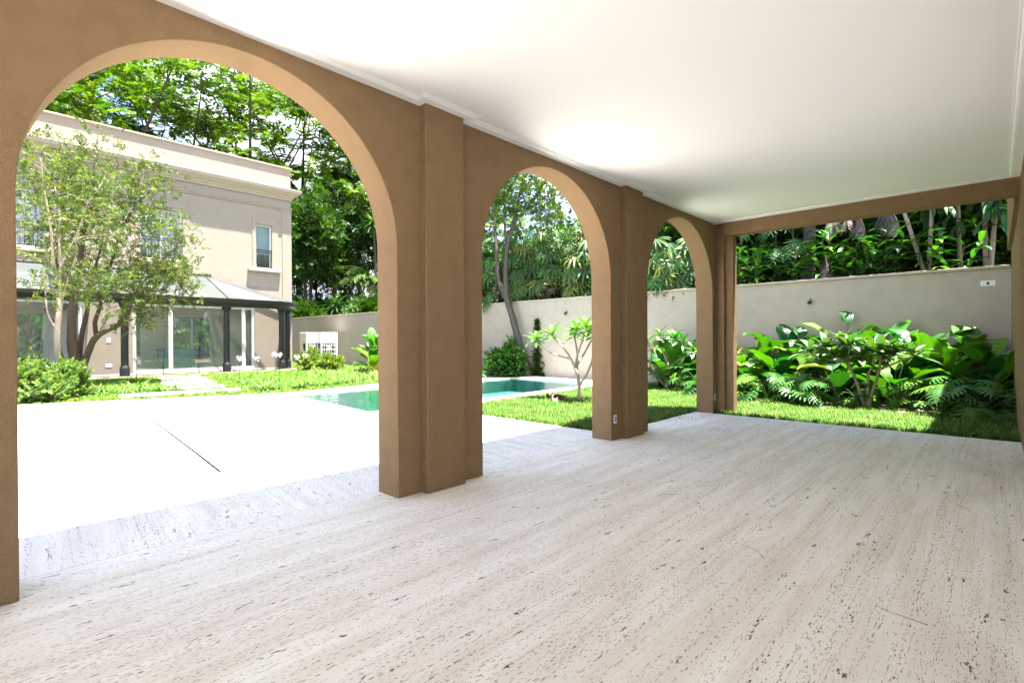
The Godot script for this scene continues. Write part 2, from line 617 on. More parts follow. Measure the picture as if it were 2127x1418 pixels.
func arcade() -> void:
	var t := thing("arcade", "tan stucco porch with round arches and a white ceiling", "porch")
	var poly := PackedVector2Array([Vector2(-4.9, 0), Vector2(-4.9, 5.4), Vector2(9.97, 5.4), Vector2(9.97, 0)])
	for a in [[7.11, 9.58], [3.65, 6.08], [0.19, 2.615], [-3.28, -0.85]]:  # the last arch is out of view, added for more light
		var r: float = (a[1] - a[0]) / 2
		var cx: float = (a[1] + a[0]) / 2
		var sp := 3.44 - r
		poly.append(Vector2(a[1], 0))
		for k in 57:
			var an := PI * k / 56
			poly.append(Vector2(cx + r * cos(an), sp + r * sin(an)))
		poly.append(Vector2(a[0], 0))
	var w := MB.new()
	w.extrude(poly, ZO, ZI, 0.007)
	part(t, "arched_wall", w.mesh(), M.stucco)
	for p in [[-0.55, -0.08], [2.87, 3.33], [6.35, 6.82]]:
		part(t, "pilaster", bx(Vector3(p[0], 0, ZI - 0.02), Vector3(p[1], CEIL - 0.015, ZI + 0.09), 0.006), M.stucco)
	# corner pier and the beam over the open end
	part(t, "corner_pier", bx(Vector3(9.80, 0, ZI - 0.01), Vector3(9.965, 5.39, -3.55), 0.006), M.stucco)
	part(t, "pier_step", bx(Vector3(9.735, 0, ZI - 0.01), Vector3(9.801, 3.5, -3.70), 0.005), M.stucco)
	part(t, "end_beam", bx(Vector3(9.70, 3.32, -3.70), Vector3(9.968, 5.395, 0.26), 0.006), M.stucco)
	# unseen open bay under a beam, added to let daylight in; the wall begins where the arches do
	part(t, "back_wall", bx(Vector3(-5.1, 0, -4.17), Vector3(-4.75, 5.4, 0.55)), M.stucco)
	part(t, "added_bay_beam", bx(Vector3(-4.76, 3.1, 0.25), Vector3(0.2, 5.4, 0.55)), M.stucco)
	part(t, "inner_wall", bx(Vector3(0.2, 0, 0.25), Vector3(15.04, 5.4, 0.55)), M.stucco)
	for k in 3:  # white panels out of view, added to brighten the porch
		part(t, "added_bounce_panel", bx(Vector3(0.35 + 2.2 * k, 0.0, 0.205), Vector3(2.52 + 2.2 * k, 2.95, 0.251), 0.006), M.white)
	part(t, "wall_band", bx(Vector3(9.97, 3.22, 0.19), Vector3(15.03, 5.35, 0.26), 0.006), M.stucco)
	part(t, "ceiling", bx(Vector3(-4.76, CEIL, -3.86), Vector3(9.71, CEIL + 0.12, 0.26)), M.ceiling)
	part(t, "roof", bx(Vector3(-4.9, 5.0, -4.0), Vector3(9.9, 5.16, 0.4)), M.stucco)
	# stepped white moulding that follows the pilasters
	var path := PackedVector3Array([Vector3(-4.75, 0, ZI)])
	for p in [[-0.55, -0.08], [2.87, 3.33], [6.35, 6.82]]:
		path.append_array(PackedVector3Array([Vector3(p[0], 0, ZI), Vector3(p[0], 0, ZI + 0.09), Vector3(p[1], 0, ZI + 0.09), Vector3(p[1], 0, ZI)]))
	path.append_array(PackedVector3Array([Vector3(9.735, 0, ZI), Vector3(9.735, 0, -3.70), Vector3(9.70, 0, -3.70), Vector3(9.70, 0, 0.25), Vector3(-4.75, 0, 0.25)]))
	var prof := PackedVector2Array([Vector2(0.0, CEIL - 0.022), Vector2(0.085, CEIL - 0.022), Vector2(0.085, CEIL - 0.016), Vector2(0.098, CEIL - 0.016), Vector2(0.112, CEIL - 0.008), Vector2(0.125, CEIL - 0.008), Vector2(0.125, CEIL + 0.001)])
	var c := MB.new()
	c.sweep(path, prof, 1.0)
	part(t, "ceiling_moulding", c.mesh(), M.ceiling)

func garden_wall() -> void:
	var t := thing("garden_wall", "long beige rendered boundary wall behind the planting bed", "wall", Vector3(15.05, 0, -17))
	part(t, "wall_body", bx(Vector3(0, -0.04, -20), Vector3(0.25, 2.86, 17.25)), M.wall)
	part(t, "coping", bx(Vector3(-0.035, 2.862, -20), Vector3(0.285, 2.92, 17.24), 0.006), M.trim)

# ---------------------------------------------------------------- the house across the lawn
const ZH := -27.0

func window(h: Node3D, x0: float, y0: float, x1: float, y1: float, bars: int, behind: Material) -> void:
	var w := MB.new()
	var f := 0.07
	w.grid_wall(x0, x1, y0, y1, ZH - 0.10, ZH - 0.18, [[x0 + f, y0 + f, (x0 + x1) / 2 - f / 2, y1 - f], [(x0 + x1) / 2 + f / 2, y0 + f, x1 - f, y1 - f]] if x1 - x0 > 1.2 else [[x0 + f, y0 + f, x1 - f, y1 - f]])
	var wn := part(h, "window", w.mesh(), M.white)
	part(wn, "pane", bx(Vector3(x0 + f, y0 + f, ZH - 0.145), Vector3(x1 - f, y1 - f, ZH - 0.137)), M.glass)
	part(wn, "blind", bx(Vector3(x0 + 0.02, y0 + (0.0 if behind == M.curtain else 0.75), ZH - 0.30), Vector3(x1 - 0.02, y1, ZH - 0.28)), behind)
	# raised surround and sill
	var s := MB.new()
	s.grid_wall(x0 - 0.16, x1 + 0.30, y0, y1 + 0.40, ZH + 0.035, ZH - 0.01, [[x0, y0, x1, y1]])
	part(wn, "surround", s.mesh(), M.house)
	part(wn, "sill", bx(Vector3(x0 - 0.38, y0 - 0.16, ZH), Vector3(x1 + 0.42, y0, ZH + 0.17), 0.02), M.trim)
	part(wn, "apron", bx(Vector3(x0 - 0.28, y0 - 0.95, ZH - 0.01), Vector3(x1 + 0.32, y0 - 0.16, ZH + 0.02), 0.005), M.house)
	var ty := y0 + 0.95
	var rail := part(h, "railing", bx(Vector3(x0, ty - 0.016, ZH - 0.03), Vector3(x1, ty + 0.016, ZH)), M.black)
	for yy in [y0 + 0.08, ty - 0.12]:
		part(rail, "rail", bx(Vector3(x0, yy - 0.016, ZH - 0.03), Vector3(x1, yy + 0.016, ZH)), M.black)
	for k in bars:
		var x := lerpf(x0, x1, (k + 0.5) / bars)
		part(rail, "baluster", bx(Vector3(x - 0.011, y0 + 0.08, ZH - 0.026), Vector3(x + 0.011, ty - 0.12, ZH - 0.004)), M.black)
	for k in bars:
		var x := lerpf(x0, x1, (k + 0.5) / bars)
		var q := MB.new()
		var pts := PackedVector3Array()
		var rr := PackedFloat32Array()
		for j in 13:
			pts.append(Vector3(x + 0.045 * cos(TAU * j / 12), ty - 0.06 + 0.045 * sin(TAU * j / 12), ZH - 0.015))
			rr.append(0.009)
		q.tube(pts, rr, 5, false)
		part(rail, "scroll", q.mesh(), M.black)

func glazed_door(h: Node3D, x0: float, x1: float, y1: float, mulls: Array) -> void:
	var holes := []
	var f := 0.09
	var xs := [x0] + mulls + [x1]
	for i in xs.size() - 1:
		holes.append([xs[i] + (f if i == 0 else f / 2), 0.13, xs[i + 1] - (f if i == xs.size() - 2 else f / 2), y1 - f])
	var w := MB.new()
	w.grid_wall(x0, x1, 0.05, y1, ZH - 0.05, ZH - 0.16, holes)
	var d := part(h, "glazed_door", w.mesh(), M.white)
	for q in holes:
		part(d, "pane", bx(Vector3(q[0], q[1], ZH - 0.11), Vector3(q[2], q[3], ZH - 0.10)), M.glass)
		part(d, "sash", frame(q[0], q[1], q[2], q[3], 0.035, ZH - 0.07, ZH - 0.14), M.white)

func frame(x0: float, y0: float, x1: float, y1: float, f: float, z0: float, z1: float) -> ArrayMesh:
	var m := MB.new()
	m.grid_wall(x0, x1, y0, y1, z0, z1, [[x0 + f, y0 + f, x1 - f, y1 - f]])
	return m.mesh()

func porch_path(inset: float) -> PackedVector3Array:
	# the edge of the curved porch: straight, then round to the facade
	var r := 2.35 - inset
	var p := PackedVector3Array([Vector3(-7, 0, ZH + r), Vector3(9.5, 0, ZH + r)])
	for k in range(1, 19):
		var a := (PI / 2) * k / 18
		p.append(Vector3(9.5 + r * sin(a), 0, ZH + r * cos(a)))
	return p

func house() -> void:
	var h := thing("house", "two storey beige house with cornice and curved glass porch", "house")
	var w := MB.new()
	var holes := [[4.92, 0.05, 9.92, 3.08], [-1.2, 0.05, 3.26, 3.08], [9.98, 5.05, 10.78, 7.28], [5.20, 5.05, 6.80, 7.28], [0.5, 5.05, 2.12, 7.28]]
	w.grid_wall(-7, 11.75, 0.0, 10.36, ZH, ZH - 0.32, holes)
	part(h, "facade", w.mesh(), M.house)
	part(h, "side_wall", bx(Vector3(11.43, 0, ZH - 5.0), Vector3(11.749, 10.36, ZH - 0.321)), M.house)
	w = MB.new()
	w.grid_wall(-7, 11.75, 0.0, 10.36, ZH - 5.0, ZH - 5.3, [[7.45, 0.05, 9.5, 2.85], [4.5, 0.05, 6.3, 2.85], [-1.0, 0.05, 2.6, 2.85]])  # the last two openings are added, to let daylight into the rooms
	part(h, "rear_wall", w.mesh(), M.room)
	part(h, "end_wall", bx(Vector3(-7.3, 0, ZH - 5.3), Vector3(-7.001, 10.36, ZH)), M.house)
	part(h, "roof", bx(Vector3(-7, 9.4, ZH - 5.0), Vector3(11.42, 9.6, ZH - 0.33)), M.house)
	part(h, "upper_floor", bx(Vector3(-7, 3.3, ZH - 5.0), Vector3(11.42, 3.6, ZH - 0.33)), M.room)
	part(h, "parapet_coping", bx(Vector3(-7.05, 10.361, ZH - 0.4), Vector3(11.82, 10.43, ZH + 0.07), 0.01), M.trim)
	part(h, "corner_strip", bx(Vector3(11.30, 0.0, ZH - 0.02), Vector3(11.778, 8.2, ZH + 0.035), 0.006), M.house)
	# cornice, frieze and plinth mouldings run round the corner
	var path := PackedVector3Array([Vector3(-7, 0, ZH), Vector3(11.75, 0, ZH), Vector3(11.75, 0, ZH - 5.3)])
	var c := MB.new()
	c.sweep(path, PackedVector2Array([Vector2(0, 8.72), Vector2(0.07, 8.72), Vector2(0.07, 8.80), Vector2(0.14, 8.84), Vector2(0.14, 8.90), Vector2(0.27, 8.98), Vector2(0.34, 9.06), Vector2(0.40, 9.08), Vector2(0.40, 9.17), Vector2(0.43, 9.20), Vector2(0.43, 9.24), Vector2(0.0, 9.38)]), 1.0)
	part(h, "cornice", c.mesh(), M.trim)
	c = MB.new()
	c.sweep(path, PackedVector2Array([Vector2(0, 8.18), Vector2(0.045, 8.20), Vector2(0.045, 8.26), Vector2(0.08, 8.28), Vector2(0.08, 8.33), Vector2(0, 8.36)]), 1.0)
	part(h, "frieze_moulding", c.mesh(), M.house)
	window(h, 9.98, 5.05, 10.78, 7.28, 7, M.blind)
	window(h, 5.20, 5.05, 6.80, 7.28, 13, M.curtain)
	window(h, 0.50, 5.05, 2.12, 7.28, 13, M.curtain)
	glazed_door(h, 4.92, 9.92, 3.08, [6.33, 9.42])
	glazed_door(h, -1.2, 3.26, 3.08, [0.9])
	# rooms behind the glass
	part(h, "room_floor", bx(Vector3(-7, -0.03, ZH - 5.0), Vector3(11.42, 0.05, ZH - 0.16)), M.cover)
	part(h, "room_partition", bx(Vector3(3.9, 0.05, ZH - 4.99), Vector3(4.1, 3.3, ZH - 0.33)), M.room)
	for d in [[7.45, 9.5], [4.5, 6.3], [-1.0, 2.6]]:  # first is the real door; the other two are added to brighten the rooms
		var db := MB.new()
		var mx: float = (d[0] + d[1]) / 2
		db.grid_wall(d[0], d[1], 0.05, 2.85, ZH - 4.96, ZH - 5.06, [[d[0] + 0.14, 0.15, mx - 0.04, 2.70], [mx + 0.04, 0.15, d[1] - 0.14, 2.70]])
		var dd := part(h, "garden_door", db.mesh(), M.white)
		part(dd, "pane", bx(Vector3(d[0] + 0.13, 0.14, ZH - 5.02), Vector3(mx - 0.03, 2.71, ZH - 5.012)), M.inner_glass)
		part(dd, "pane", bx(Vector3(mx + 0.03, 0.14, ZH - 5.02), Vector3(d[1] - 0.13, 2.71, ZH - 5.012)), M.inner_glass)
	# the porch: stone platform, dark columns, round gutter, glass roof
	var pf := PackedVector2Array()
	for q in porch_path(0.05):
		pf.append(Vector2(q.x, q.z))
	pf.append(Vector2(11.8, ZH + 0.002)); pf.append(Vector2(-7, ZH + 0.002))
	part(h, "porch_platform", slab_poly(pf, -0.04, 0.045, Vector2.ZERO, Vector2(1, 0)), M.stone)
	for p in [Vector2(-3.2, ZH + 1.75), Vector2(0.55, ZH + 1.75), Vector2(4.33, ZH + 1.75), Vector2(8.06, ZH + 1.75), Vector2(10.72, ZH + 1.24), Vector2(11.36, ZH + 0.42)]:
		var cm := MB.new()
		cm.lathe(Vector3(p.x, 0.045, p.y), [Vector2(0.0, 0), Vector2(0.17, 0), Vector2(0.17, 0.30), Vector2(0.15, 0.36), Vector2(0.13, 0.40), Vector2(0.125, 2.0), Vector2(0.115, 2.70), Vector2(0.16, 2.74), Vector2(0.16, 2.79), Vector2(0.19, 2.83), Vector2(0.19, 2.90)], 24)
		part(h, "column", cm.mesh(), M.graphite)
	c = MB.new()
	var gp := porch_path(0.22)
	c.sweep(gp, PackedVector2Array([Vector2(-0.30, 2.93), Vector2(0.02, 2.93), Vector2(0.03, 3.0), Vector2(0.08, 3.02), Vector2(0.15, 3.08), Vector2(0.19, 3.16), Vector2(0.20, 3.24), Vector2(0.22, 3.25), Vector2(0.22, 3.28), Vector2(-0.30, 3.28), Vector2(-0.30, 2.93)]), 1.0)
	part(h, "gutter", c.mesh(), M.graphite)
	part(h, "ridge_beam", bx(Vector3(-7, 4.36, ZH), Vector3(7.95, 4.52, ZH + 0.12), 0.01), M.graphite)
	var tops := []
	var bots := []
	for k in range(-5, 7):
		tops.append(Vector3(7.69 - 1.37 * (6 - k) - 0.0, 4.40, ZH + 0.10))
		bots.append(Vector3(8.0 - 1.47 * (6 - k), 3.285, ZH + 2.15))
	for a in [[7.80, 26.0], [7.86, 48.0], [7.92, 68.0], [7.95, 86.0]]:
		tops.append(Vector3(a[0], 4.40, ZH + 0.10))
		var an := deg_to_rad(a[1])
		bots.append(Vector3(9.5 + 2.15 * sin(an), 3.285, ZH + 2.15 * cos(an)))
	for k in tops.size():
		var r := MB.new()
		r.tube(PackedVector3Array([tops[k] + Vector3(0, 0.03, 0), bots[k] + Vector3(0, 0.03, 0)]), PackedFloat32Array([0.035, 0.035]), 4)
		part(h, "rafter", r.mesh(), M.graphite)
		if k + 1 < tops.size():
			var q := MB.new()
			var up := Vector3(0, 0.028, 0)
			var mid: Vector3 = (bots[k] + bots[k + 1]) / 2
			if bots[k + 1].z < ZH + 2.1 or bots[k].x > 7.9:
				var ang: float = (atan2(bots[k].x - 9.5, bots[k].z - ZH) + atan2(bots[k + 1].x - 9.5, bots[k + 1].z - ZH)) / 2
				if bots[k].x > 9.4:
					mid = Vector3(9.5 + 2.15 * sin(ang), 3.285, ZH + 2.15 * cos(ang))
				else:
					mid = Vector3(9.5, 3.285, ZH + 2.15)
			q.facet([tops[k] + up, bots[k] + up, mid + up, tops[k + 1] + up], Vector3.UP)
			q.facet([mid + up, bots[k + 1] + up, tops[k + 1] + up], Vector3.UP)
			part(h, "roof_pane", q.mesh(), M.canopy_glass)
	# a table under a teal dust sheet, inside
	var tb := thing("covered_table", "table under a teal dust sheet inside the house", "table", Vector3(7.35, 0.05, ZH - 3.6))
	var cl := MB.new()
	var ring := []
	for k in 40:
		var a := TAU * k / 40
		var sq := 1.0 / pow(pow(absf(cos(a)), 6.0) + pow(absf(sin(a)), 6.0), 1.0 / 6.0)
		ring.append(Vector2(cos(a) * 0.75 * sq, sin(a) * 0.45 * sq))
	for k in 40:
		var a: Vector2 = ring[k]
		var b: Vector2 = ring[(k + 1) % 40]
		cl.facet([Vector3(0, 1.0, 0), Vector3(a.x, 0.98, a.y), Vector3(b.x, 0.98, b.y)], Vector3.UP)
		var fa := 1.06 + 0.07 * sin(k * 2.1)
		var fb := 1.06 + 0.07 * sin(((k + 1) % 40) * 2.1)
		cl.facet([Vector3(a.x, 0.98, a.y), Vector3(b.x, 0.98, b.y), Vector3(b.x * fb, 0.12, b.y * fb), Vector3(a.x * fa, 0.12, a.y * fa)], Vector3(a.x, 0, a.y))
	part(tb, "dust_sheet", cl.mesh(), M.cloth)
	for s in [[-0.6, -0.33], [0.6, -0.33], [-0.6, 0.33], [0.6, 0.33]]:
		part(tb, "leg", bx(Vector3(s[0] - 0.03, 0, s[1] - 0.03), Vector3(s[0] + 0.03, 0.95, s[1] + 0.03)), M.dark)

func pool() -> void:
	var t := thing("swimming_pool", "rectangular pool basin lined with green tiles", "pool")
	var b := MB.new()
	var cen := Vector2.ZERO
	for q in POOL:
		cen += q / 4
	b.facet([Vector3(POOL[0].x, -1.35, POOL[0].y), Vector3(POOL[1].x, -1.35, POOL[1].y), Vector3(POOL[2].x, -1.35, POOL[2].y), Vector3(POOL[3].x, -1.35, POOL[3].y)], Vector3.UP)
	for i in 4:
		var p := POOL[i]
		var q := POOL[(i + 1) % 4]
		var o := cen - (p + q) / 2
		b.facet([Vector3(p.x, -0.030, p.y), Vector3(q.x, -0.030, q.y), Vector3(q.x, -1.35, q.y), Vector3(p.x, -1.35, p.y)], Vector3(o.x, 0, o.y))
	part(t, "basin", b.mesh(), M.tile)
	# a shallow bench along the far end
	part(t, "bench", bx(Vector3(10.9, -1.34, -12.75), Vector3(13.4, -0.45, -9.1), 0.02), M.tile)
	var w := MB.new()
	w.facet([Vector3(POOL[0].x, -0.035, POOL[0].y), Vector3(POOL[1].x, -0.035, POOL[1].y), Vector3(POOL[2].x, -0.035, POOL[2].y), Vector3(POOL[3].x, -0.035, POOL[3].y)], Vector3.UP)
	struct("pool_water", w.mesh(), M.water)

# ---------------------------------------------------------------- leaves
func green(r: float, g: float, b: float, k := 0.0) -> Color:
	var f := 1.0 + rnd(-k, k)
	return Color(r * f, g * (1.0 + rnd(-k, k) * 0.6) * f, b * f)

# one leaf from the origin along +z, its upper face towards +y
func blade(m: MB, t: Transform3D, L: float, W: float, rise: float, droop: float, fold: float, widest: float, full: float, tone: Color, rib: Color, seg := 6, wave := 0.0) -> void:
	var p := Vector3.ZERO
	var prev := -1
	var ph := rnd(0, TAU)
	for i in seg + 1:
		var s := float(i) / seg
		var a := rise - droop * s
		var d := Vector3(0, sin(a), cos(a))
		var up := Vector3(0, cos(a), -sin(a))
		if i > 0:
			p += d * (L / seg)
		var w := W * 0.5 * pow(maxf(sin(PI * pow(s, widest)), 0.0), full)
		if i == 0:
			w = W * 0.04
		var lift := fold * w + wave * W * sin(ph + s * 13.0) * 0.06
		var lift2 := fold * w + wave * W * sin(ph * 2.0 + s * 11.0) * 0.06
		var nl := (up + Vector3(fold, 0, 0)).normalized()
		var nr := (up - Vector3(fold, 0, 0)).normalized()
		m.col = tone
		var b := m.vert(t * (p + Vector3(-w, 0, 0) + up * lift), t.basis * nl, Vector2(0, s))
		m.vert(t * (p + Vector3(-w * 0.08, 0, 0)), t.basis * nl)
		m.col = rib
		m.vert(t * (p + up * 0.002), t.basis * up)
		m.col = tone
		m.vert(t * (p + Vector3(w * 0.08, 0, 0)), t.basis * nr)
		m.vert(t * (p + Vector3(w, 0, 0) + up * lift2), t.basis * nr, Vector2(1, s))
		if prev >= 0:
			for k in 4:
				m.tri(prev + k, b + k, b + k + 1)
				m.tri(prev + k, b + k + 1, prev + k + 1)
		prev = b

# a light leaf of two folded halves
func leaflet(m: MB, at: Vector3, d: Vector3, up: Vector3, L: float, W: float, sag := 0.15) -> void:
	d = d.normalized()
	var s := d.cross(up).normalized()
	up = s.cross(d)
	var mid := at + d * L * 0.5 + up * L * 0.04
	var tip := at + d * L - up * L * sag
	var n1 := (up - s * 0.25).normalized()
	var n2 := (up + s * 0.25).normalized()
	var a := m.vert(at, up)
	var b := m.vert(mid + s * W * 0.5 + up * W * 0.1, n1)
	var c := m.vert(tip, up)
	var e := m.vert(mid - s * W * 0.5 + up * W * 0.1, n2)
	m.tri(a, b, c)
	m.tri(a, c, e)

func monstera_leaf(L: float, W: float, tone: Color) -> ArrayMesh:
	var m := MB.new()
	var lobes := 7
	var bend := rnd(0.5, 1.0)
	var P := func(s: float, x: float) -> Vector3:  # s along, x across -1..1
		var a := 0.15 - bend * s
		var y := L * (0.15 * s - bend * 0.5 * s * s)
		return Vector3(x, y - absf(x) * absf(x) * 0.45 / W + 0.02 * absf(x), L * s * (1.0 - 0.12 * bend * s))
	for side in [-1.0, 1.0]:
		for k in lobes:
			var s0 := float(k) / lobes
			var s1 := float(k + 1) / lobes
			var wk := W * 0.5 * pow(sin(PI * pow((k + 0.65) / (lobes + 0.3), 0.62)), 0.75)
			m.col = Color(tone.r * rnd(0.9, 1.1), tone.g * rnd(0.93, 1.07), tone.b)
			var inw := wk * 0.36
			var sw := 0.10 + 0.16 * s0
			if k == 0:
				sw = -0.16
			elif k == 1:
				sw = -0.02
			var pts := [P.call(s0, 0.0), P.call(s1, 0.0), P.call(s1 + sw * 0.3, side * inw), P.call(s0 + sw * 0.3, side * inw)]
			m.facet(pts, Vector3(0, 1, 0.2))
			var g := 0.028
			var o0: Vector3 = P.call(s0 + g + sw * 0.3, side * inw)
			var o1: Vector3 = P.call(s1 - g * 0.2 + sw * 0.3, side * inw)
			var q0: Vector3 = P.call(s0 + g * 1.6 + sw * 0.75, side * wk * 0.75)
			var q1: Vector3 = P.call(s1 - g * 0.4 + sw * 0.75, side * wk * 0.78)
			var e: Vector3 = P.call((s0 + s1) / 2 + sw * 1.1 + 0.02, side * wk)
			m.facet([o0, o1, q1, q0], Vector3(0, 1, 0.2))
			m.facet([q0, q1, e], Vector3(0, 1, 0.2))
	m.col = Color(tone.r * 1.8, tone.g * 1.5, tone.b * 1.6)
	m.tube(PackedVector3Array([P.call(0.0, 0.0), P.call(0.5, 0.0), P.call(1.0, 0.0)]), PackedFloat32Array([0.006, 0.004, 0.001]), 4, false)
	return m.mesh()

# fan leaf of a lady palm: narrow fingers from one point
func fan_leaf(L: float, tone: Color, fingers: int, spread: float, dry := 0.0) -> ArrayMesh:
	var m := MB.new()
	for k in fingers:
		var a := lerpf(-spread, spread, float(k) / (fingers - 1)) + rnd(-0.05, 0.05)
		var f := 1.0 - 0.28 * absf(a) / spread
		var t := Transform3D(Basis(Vector3.UP, a), Vector3.ZERO)
		var c := Color(tone.r * rnd(0.85, 1.15), tone.g * rnd(0.88, 1.12), tone.b * rnd(0.8, 1.2))
		blade(m, t, L * f * rnd(0.9, 1.06), L * rnd(0.10, 0.135), rnd(0.1, 0.3), rnd(0.5, 1.2) + dry, 0.35, 0.7, 0.5, c, c * 1.25, 4)
	return m.mesh()

# feather leaf of a palm: arching midrib with hanging leaflets
func feather_leaf(L: float, tone: Color, pairs: int, rise: float, droop: float, ll: float, hang: float) -> ArrayMesh:
	var m := MB.new()
	var pts := PackedVector3Array()
	var rr := PackedFloat32Array()
	var p := Vector3.ZERO
	for i in 13:
		var a := rise - droop * i / 12.0
		pts.append(p)
		rr.append(lerpf(0.022, 0.004, i / 12.0))
		p += Vector3(0, sin(a), cos(a)) * L / 12.0
	m.col = Color(tone.r * 1.6, tone.g * 1.3, tone.b * 1.2)
	m.tube(pts, rr, 4, false)
	for k in pairs:
		var s := 0.14 + 0.86 * k / (pairs - 1.0)
		var f := s * 12.0
		var i := mini(int(f), 11)
		var at := pts[i].lerp(pts[i + 1], f - i)
		var d := (pts[i + 1] - pts[i]).normalized()
		var hw := 0.012 if hang < 2.0 else 0.004
		var len := ll * (0.55 + 0.45 * sin(PI * minf(1.0, s * 1.05))) * rnd(0.9, 1.1)
		for side in [-1.0, 1.0]:
			m.col = Color(tone.r * rnd(0.8, 1.25), tone.g * rnd(0.85, 1.15), tone.b)
			var dir := (Vector3(side, -hang + rnd(-0.2, 0.3), 0) + d * rnd(0.45, 0.7)).normalized()
			leaflet(m, at, dir, Vector3.UP if hang < 0.8 else d, len, len * (0.075 if hang < 2.0 else 0.035) + hw, 0.25)
	return m.mesh()

# a twig with small leaves for tree crowns, about one unit long
func spray(n: int, L: float, W: float, tone: Color, flat: float, seed_: int) -> ArrayMesh:
	var m := MB.new()
	m.col = Color(0.05, 0.035, 0.02)
	m.tube(PackedVector3Array([Vector3.ZERO, Vector3(0, 0.03, 0.5), Vector3(0, 0, 0.95)]), PackedFloat32Array([0.012, 0.008, 0.003]), 3, false)
	for k in n:
		var s := (k + 0.6) / n
		var side := -1.0 if k % 2 else 1.0
		m.col = Color(tone.r * rnd(0.7, 1.4), tone.g * rnd(0.75, 1.25), tone.b * rnd(0.6, 1.3))
		var d := Vector3(side * rnd(0.5, 1.0), rnd(-0.5, 0.7) * (1.0 - flat), rnd(0.2, 0.8))
		var up := Vector3(rnd(-0.7, 0.7), 1.0, rnd(-0.7, 0.7)) if flat < 0.5 else Vector3(rnd(-0.25, 0.25), 1, rnd(-0.25, 0.25))
		leaflet(m, Vector3(0, 0.02, s * 0.95), d, up, L * rnd(0.75, 1.2), W * rnd(0.8, 1.2), rnd(0.0, 0.25))
	return m.mesh()

# a flat feathery leaf, about one unit long
func feathery_spray(tone: Color) -> ArrayMesh:
	var m := MB.new()
	for k in 9:
		var s := (k + 0.5) / 9.0
		for side in [-1.0, 1.0]:
			m.col = Color(tone.r * rnd(0.7, 1.35), tone.g * rnd(0.78, 1.22), tone.b * rnd(0.7, 1.3))
			leaflet(m, Vector3(0, 0, s * 0.95), Vector3(side, rnd(-0.15, 0.1), 0.55), Vector3(rnd(-0.2, 0.2), 1, rnd(-0.2, 0.2)), rnd(0.30, 0.42) * (0.6 + 0.5 * sin(PI * s)), 0.115, 0.2)
	return m.mesh()

func scatter(parent: Node3D, called: String, mesh: Mesh, material: Material, where: Array, tints: Array) -> MultiMeshInstance3D:
	var mm := MultiMesh.new()
	mm.transform_format = MultiMesh.TRANSFORM_3D
	mm.use_colors = true
	mm.mesh = mesh
	mm.instance_count = where.size()
	for i in where.size():
		mm.set_instance_transform(i, where[i])
		mm.set_instance_color(i, tints[i])
	var o := MultiMeshInstance3D.new()
	o.name = called if parent != self else numbered(called)
	o.multimesh = mm
	o.material_override = material
	o.set_meta("kind", "stuff")
	parent.add_child(o, true)
	return o

func facing(d: Vector3, roll := 0.0) -> Basis:
	# +z along d, +y as far up as it goes
	d = d.normalized()
	var up := Vector3.UP if absf(d.y) < 0.97 else Vector3.RIGHT
	var x := up.cross(d).normalized()
	return Basis(x, d.cross(x), d).rotated(d, roll)

func limb(m: MB, pts: Array, r0: float, r1: float, sides := 8) -> void:
	# a bent, tapering limb through the points
	var c := Curve3D.new()
	for i in pts.size():
		var a: Vector3 = pts[maxi(i - 1, 0)]
		var b: Vector3 = pts[mini(i + 1, pts.size() - 1)]
		c.add_point(pts[i], (a - b) / 6.0, (b - a) / 6.0)
	var n := maxi(4, int(pts.size() * 2.5))
	var q := PackedVector3Array()
	var r := PackedFloat32Array()
	for i in n + 1:
		var s := float(i) / n
		q.append(c.sample_baked(s * c.get_baked_length()))
		r.append(lerpf(r0, r1, pow(s, 0.8)) * (1.0 + rnd(-0.07, 0.07)))
	m.tube(q, r, sides)

